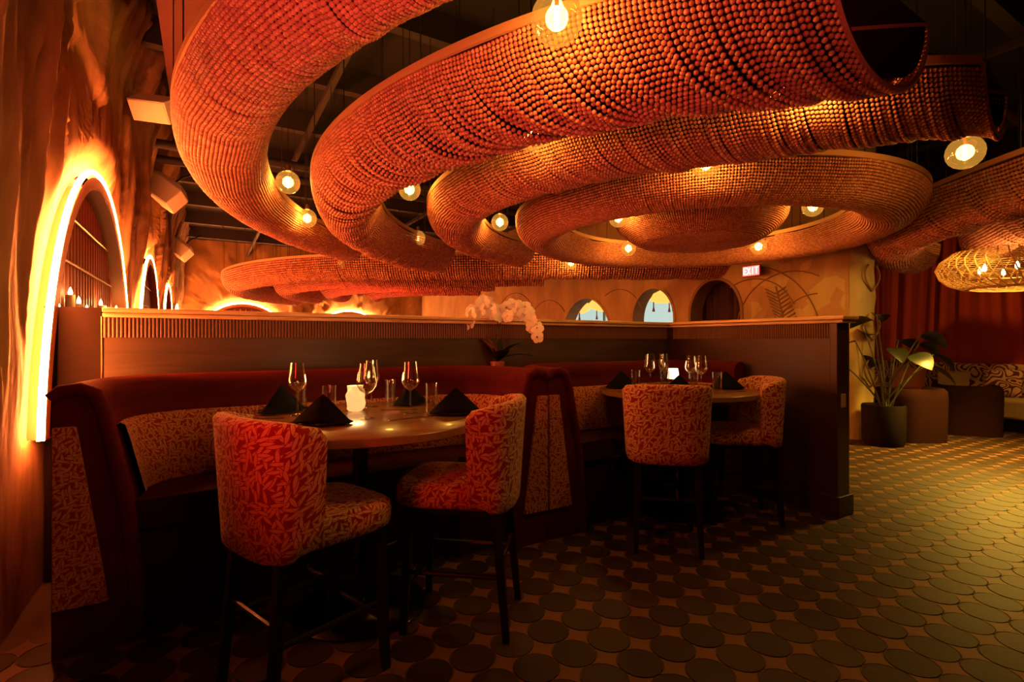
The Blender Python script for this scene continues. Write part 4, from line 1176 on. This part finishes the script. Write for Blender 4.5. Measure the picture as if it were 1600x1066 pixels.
for sp, (pts_, nb) in enumerate(([[(0, 0.08), (-0.02, 0.30), (0.0, 0.47), (-0.06, 0.56), (-0.14, 0.58), (-0.22, 0.52), (-0.27, 0.44)], 10], [[(0, 0.08), (0.03, 0.30), (0.01, 0.47), (0.05, 0.55), (0.13, 0.58), (0.23, 0.50), (0.27, 0.36)], 14])):
    P = [rt * a + Vector((0, -0.04 * (i / 6), b)) for i, (a, b) in enumerate(pts_)]
    dense = []
    for i in range(len(P) - 1):
        for q in range(5): dense.append(P[i].lerp(P[i + 1], q / 5))
    dense.append(P[-1])
    MB().tube(dense, 0.003, 6).build('flower_stem', M['stem'], orc)
    for k in range(int(nb * 1.8)):
        t = 0.42 + 0.58 * k / (int(nb * 1.8) - 1); p = dense[int(t * (len(dense) - 1))]
        if bl0 is None: b_ = blossom_mb().build('blossom', M['orchid'], orc, smooth=False); bl0 = b_
        else: b_ = bl0.copy(); col.objects.link(b_); b_.parent = orc
        off = rt * rng.uniform(-0.025, 0.025) + Vector((0, rng.uniform(-0.03, 0.0), rng.uniform(-0.045, 0.03)))
        b_.location = p + off; b_.rotation_euler = (rng.uniform(-0.4, 0.4), rng.uniform(0, 6), rng.uniform(-0.7, 0.4) - 0.5); b_.scale = (rng.uniform(1.1, 1.5),) * 3

# ------------------------------------------------------------------ potted plant by the column
x, y = rv(4.63, 6.38)
pl = empty('potted_plant', (x, y, 0), 0, 'large broad-leaved plant in a dark pot at the column', 'plant')
MB().lathe([(0, 0), (0.205, 0), (0.225, 0.05), (0.235, 0.48), (0.225, 0.50), (0.205, 0.50), (0.20, 0.44), (0, 0.44)], 32).build('pot', M['pot'], pl)
MB().lathe([(0, 0.445), (0.2, 0.442)], 20).build('soil', M['soil'], pl)
spec = [(-0.42, 0.28, 1.05, 0.9, 2.6), (-0.20, -0.1, 1.55, 0.6, 2.0), (-0.12, 0.15, 1.38, 0.3, 1.0), (0.0, -0.15, 1.20, 0.8, 4.4), (0.22, 0.05, 1.30, 0.6, 0.4), (0.38, -0.1, 1.36, 0.9, -0.3), (0.52, 0.1, 1.26, 1.1, -0.2), (0.36, -0.2, 0.98, 1.0, -0.6), (0.62, 0.0, 1.12, 1.2, -0.4), (0.08, 0.22, 1.05, 0.9, 1.6), (-0.28, 0.1, 1.28, 0.9, 3.0), (0.18, -0.2, 1.12, 1.0, -1.4), (-0.05, 0.05, 1.62, 0.5, 0.7)]
for (a, d, h, tilt, az) in spec:
    tip = rt * a + Vector((SN, CS, 0)) * d + Vector((0, 0, h))
    base = Vector((rng.uniform(-0.06, 0.06), rng.uniform(-0.06, 0.06), 0.44)); mid = base.lerp(tip, 0.55) + Vector((0, 0, 0.12))
    path = [base * (1 - t) ** 2 + mid * 2 * t * (1 - t) + tip * t * t for t in [k / 8 for k in range(9)]]
    MB().tube(path, [0.012 - 0.006 * k / 8 for k in range(9)], 6).build('stalk', M['stem'], pl)
    ob = leaf_mb(rng.uniform(0.26, 0.38), rng.uniform(0.10, 0.14), 1.0, 0.2, 9).build('leaf', M['leafdark'], pl)
    ob.location = tip; ob.rotation_euler = (0.6 - tilt * 0.8, rng.uniform(-0.5, 0.5), az - PI / 2 - R_(YAW))

# ------------------------------------------------------------------ lounge
def folds(name, x, y0, y1, z0, z1, mat, label, seed, amp=0.05):
    rows = []; n = int((y1 - y0) / 0.018)
    nz = smooth_noise(n + 1, 6, seed); n3 = smooth_noise(n + 1, 2.5, seed + 4)
    for i in range(n + 1):
        yy = y0 + (y1 - y0) * i / n; row = []
        for j in range(11):
            q = j / 10
            d = amp * (nz[i] + 0.5 * n3[i] * q) + 0.03 * math.sin(yy * 3 + q * 2.2)
            row.append((x + d, yy + 0.05 * math.sin(q * 3 + yy * 2), z0 + (z1 - z0) * q))
        rows.append(row)
    o = MB().grid(rows).build(name, mat, None, angle=0); return tag(o, label, 'curtain', 'red lounge curtains')
folds('curtain', 10.7, 3.72, 4.90, 0.05, 3.9, M['curtain'], 'red velvet curtain behind the potted plant, at the left of the lounge', 4)
folds('curtain', 10.7, 1.2, 3.72, 0.05, 3.9, M['curtain'], 'red velvet curtain behind the sofa under the chandelier, right of the lounge', 9)
tag(MB().box(10.95, 11.05, -3, 5, 0, CEIL).build('wall_lounge', M['panel_dark'], smooth=False), kind='structure')
sofa = empty('lounge_sofa', (10.35, 2.9, 0), 0, 'long sofa with maze-patterned back and cream seat before the red curtain', 'sofa')
MB().box(0.02, 0.22, -2.2, 1.85, 0.35, 0.94).build('backrest', M['maze'], sofa, bevel=0.05, seg=3)
MB().box(-0.62, 0.05, -2.2, 1.0, 0.18, 0.46).build('seat', M['cream'], sofa, bevel=0.04, seg=3)
MB().box(-0.55, 0.05, -2.1, 1.85, 0.0, 0.18).build('plinth', M['pot'], sofa, smooth=False)
MB().box(-0.62, 0.05, 1.0, 1.85, 0.18, 0.44).build('seat', M['cream'], sofa, bevel=0.04, seg=3)
def cushion(x, y, z, w, h, rz, tilt, mat, label):
    rows = []
    for i in range(13):
        row = []
        for j in range(13):
            a, b = -1 + i / 6, -1 + j / 6
            t = (1 - a ** 4) * (1 - b ** 4)
            row.append((a * w / 2 * (1 - 0.06 * (1 - b * b)), 0.07 * t ** 0.6, b * h / 2 * (1 - 0.06 * (1 - a * a))))
        rows.append(row)
    mb = MB().grid(rows); mb.grid([[(p[0], -p[1], p[2]) for p in r] for r in rows[::-1]])
    o = mb.build('cushion', mat, None, angle=0); o.location = (x, y, z); o.rotation_euler = (tilt, 0, rz); return tag(o, label, 'cushion', 'sofa cushions')
cushion(10.14, 2.18, 0.66, 0.55, 0.42, -PI / 2, -0.2, M['olive'], 'olive green cushion at the right edge on the lounge sofa')
cushion(10.16, 2.78, 0.67, 0.46, 0.42, -PI / 2, -0.2, M['maze'], 'maze-patterned cushion on the lounge sofa, left of the olive one')
cushion(10.12, 3.95, 0.66, 0.5, 0.40, -PI / 2, -0.2, M['orange_cushion'], 'orange cushion on the sofa behind the potted plant')
cushion(10.14, 3.35, 0.66, 0.42, 0.34, -PI / 2, -0.2, M['cream'], 'mustard cushion on the sofa behind the low table candle')
def tub_chair(X, D, rz, label, sc=1.0):
    x, y = rv(X, D); o = empty('tub_chair', (x, y, 0), rz, label, 'armchair', 'brown tub chairs')
    rows = []
    prof = [(0.36, 0.0), (0.37, 0.55), (0.365, 0.64), (0.33, 0.68), (0.28, 0.67), (0.25, 0.62), (0.24, 0.36)]
    for k in range(31):
        a = R_(-200 + 220 * k / 30) ; row = []
        for r, z in prof:
            p = 3.2; c, s_ = math.cos(a), math.sin(a); rr = r / ((abs(c) ** p + abs(s_) ** p) ** (1 / p))
            row.append((rr * c, rr * s_, z))
        rows.append(row)
    mb = MB().grid(rows); mb.add(rows[0], [tuple(range(7))]); mb.add(rows[-1], [tuple(range(6, -1, -1))]); mb.build('shell', M['leather'], o, angle=50)
    MB().lathe([(0, 0.0), (0.33, 0.0), (0.34, 0.2), (0.34, 0.3)], 24).build('base', M['leather'], o)
    MB().lathe([(0.25, 0.28), (0.30, 0.32), (0.30, 0.40), (0.25, 0.44), (0, 0.45)], 24).build('seat_cushion', M['leather'], o, angle=0)
    return o
tub_chair(5.25, 6.80, -R_(YAW) , 'dark brown tub chair beside the potted plant')
tub_chair(6.40, 7.22, -R_(YAW) - 0.5, 'dark brown tub chair farther right, before the sofa')
x, y = rv(6.25, 8.35)
lt = empty('low_table', (x - 0.35, y + 0.28, 0), 0, 'low round lounge table carrying a lit candle', 'table')
MB().lathe([(0.0, 0.52), (0.40, 0.52), (0.40, 0.49), (0.0, 0.49)], 30).build('table_top', M['table'], lt)
MB().lathe([(0.04, 0.49), (0.04, 0.03), (0.2, 0.02), (0.2, 0)], 16).build('pedestal', M['metal_black'], lt)
votive('votive_candle', x - 0.35, y + 0.28, 0.521, 2.0, 'lit votive candle on the low lounge table', None)
point_light((x - 0.35, y + 0.28, 0.86), 1.6, AMBER, 0.05)
# chandelier
cx_, cy_ = rv(5.55, 5.6)
ch = empty('chandelier', (cx_, cy_, EYE + 0.72), -R_(20), 'long woven straw chandelier with candle bulbs above the lounge', 'lamp')
prof = [(0.80, 0.26), (0.97, 0.16), (1.02, 0.08), (0.97, -0.02), (0.86, -0.09), (0.72, -0.13), (0.66, -0.145)]
def ch_pt(r, z, a): return (0.80 * r * math.cos(a), 0.62 * r * math.sin(a), z)
for k in range(44):
    a = 2 * PI * k / 44
    MB().tube([ch_pt(r, z, a + 0.05 * i) for i, (r, z) in enumerate(prof)], 0.007, 5).build('wicker_rib', M['straw'], ch)
wk = MB()
for q in range(30):
    t = q / 29 * (len(prof) - 1); i = min(int(t), len(prof) - 2); f = t - i
    r = prof[i][0] * (1 - f) + prof[i + 1][0] * f; z = prof[i][1] * (1 - f) + prof[i + 1][1] * f
    wk.tube([ch_pt(r + 0.006 * math.sin(k * 3 + q), z + 0.004 * math.sin(k * 1.7 + q), 2 * PI * k / 60) for k in range(60)], 0.0035, 4, closed=True)
tag(wk.build('wicker_weave', M['straw'], ch), kind='stuff')
MB().lathe([(1, 0.0), (1, 0.02)], 60, M=Matrix.Translation((0, 0, -0.15)) @ Matrix.Diagonal((0.53, 0.41, 1, 1))).lathe([(1, 0.0), (0.90, 0.0)], 60, M=Matrix.Translation((0, 0, -0.15)) @ Matrix.Diagonal((0.53, 0.41, 1, 1))).build('bottom_ring', M['straw'], ch)
for k in range(7):
    a = 2 * PI * k / 7 + 0.3; px, py = 0.42 * math.cos(a), 0.28 * math.sin(a)
    MB().lathe([(0.0, -0.03), (0.018, -0.01), (0.020, 0.015), (0.006, 0.05), (0.0, 0.06)], 10, M=Matrix.Translation((px, py, 0.06))).build('candle_bulb', M['flame'], ch)
    MB().tube([(px, py, 0.03), (px, py, -0.05), (0, 0, -0.03)], 0.008, 6).build('bulb_arm', M['brass'], ch)
MB().tube([(0, 0, -0.04), (0, 0, CEIL - EYE - 0.72)], 0.01, 6).build('cord', M['cord'], ch)
spot_light((cx_, cy_, EYE + 0.53), (cx_ - 0.35, cy_ - 0.1, 0), 800, (1.0, 0.55, 0.06), 132, 0.95, 0.22)
for k in range(3):
    dx = (-0.3, 0, 0.3)[k]; point_light((cx_ + dx, cy_, EYE + 0.82), 6, (1.0, 0.52, 0.12), 0.08)

print('objects', len(bpy.data.objects))
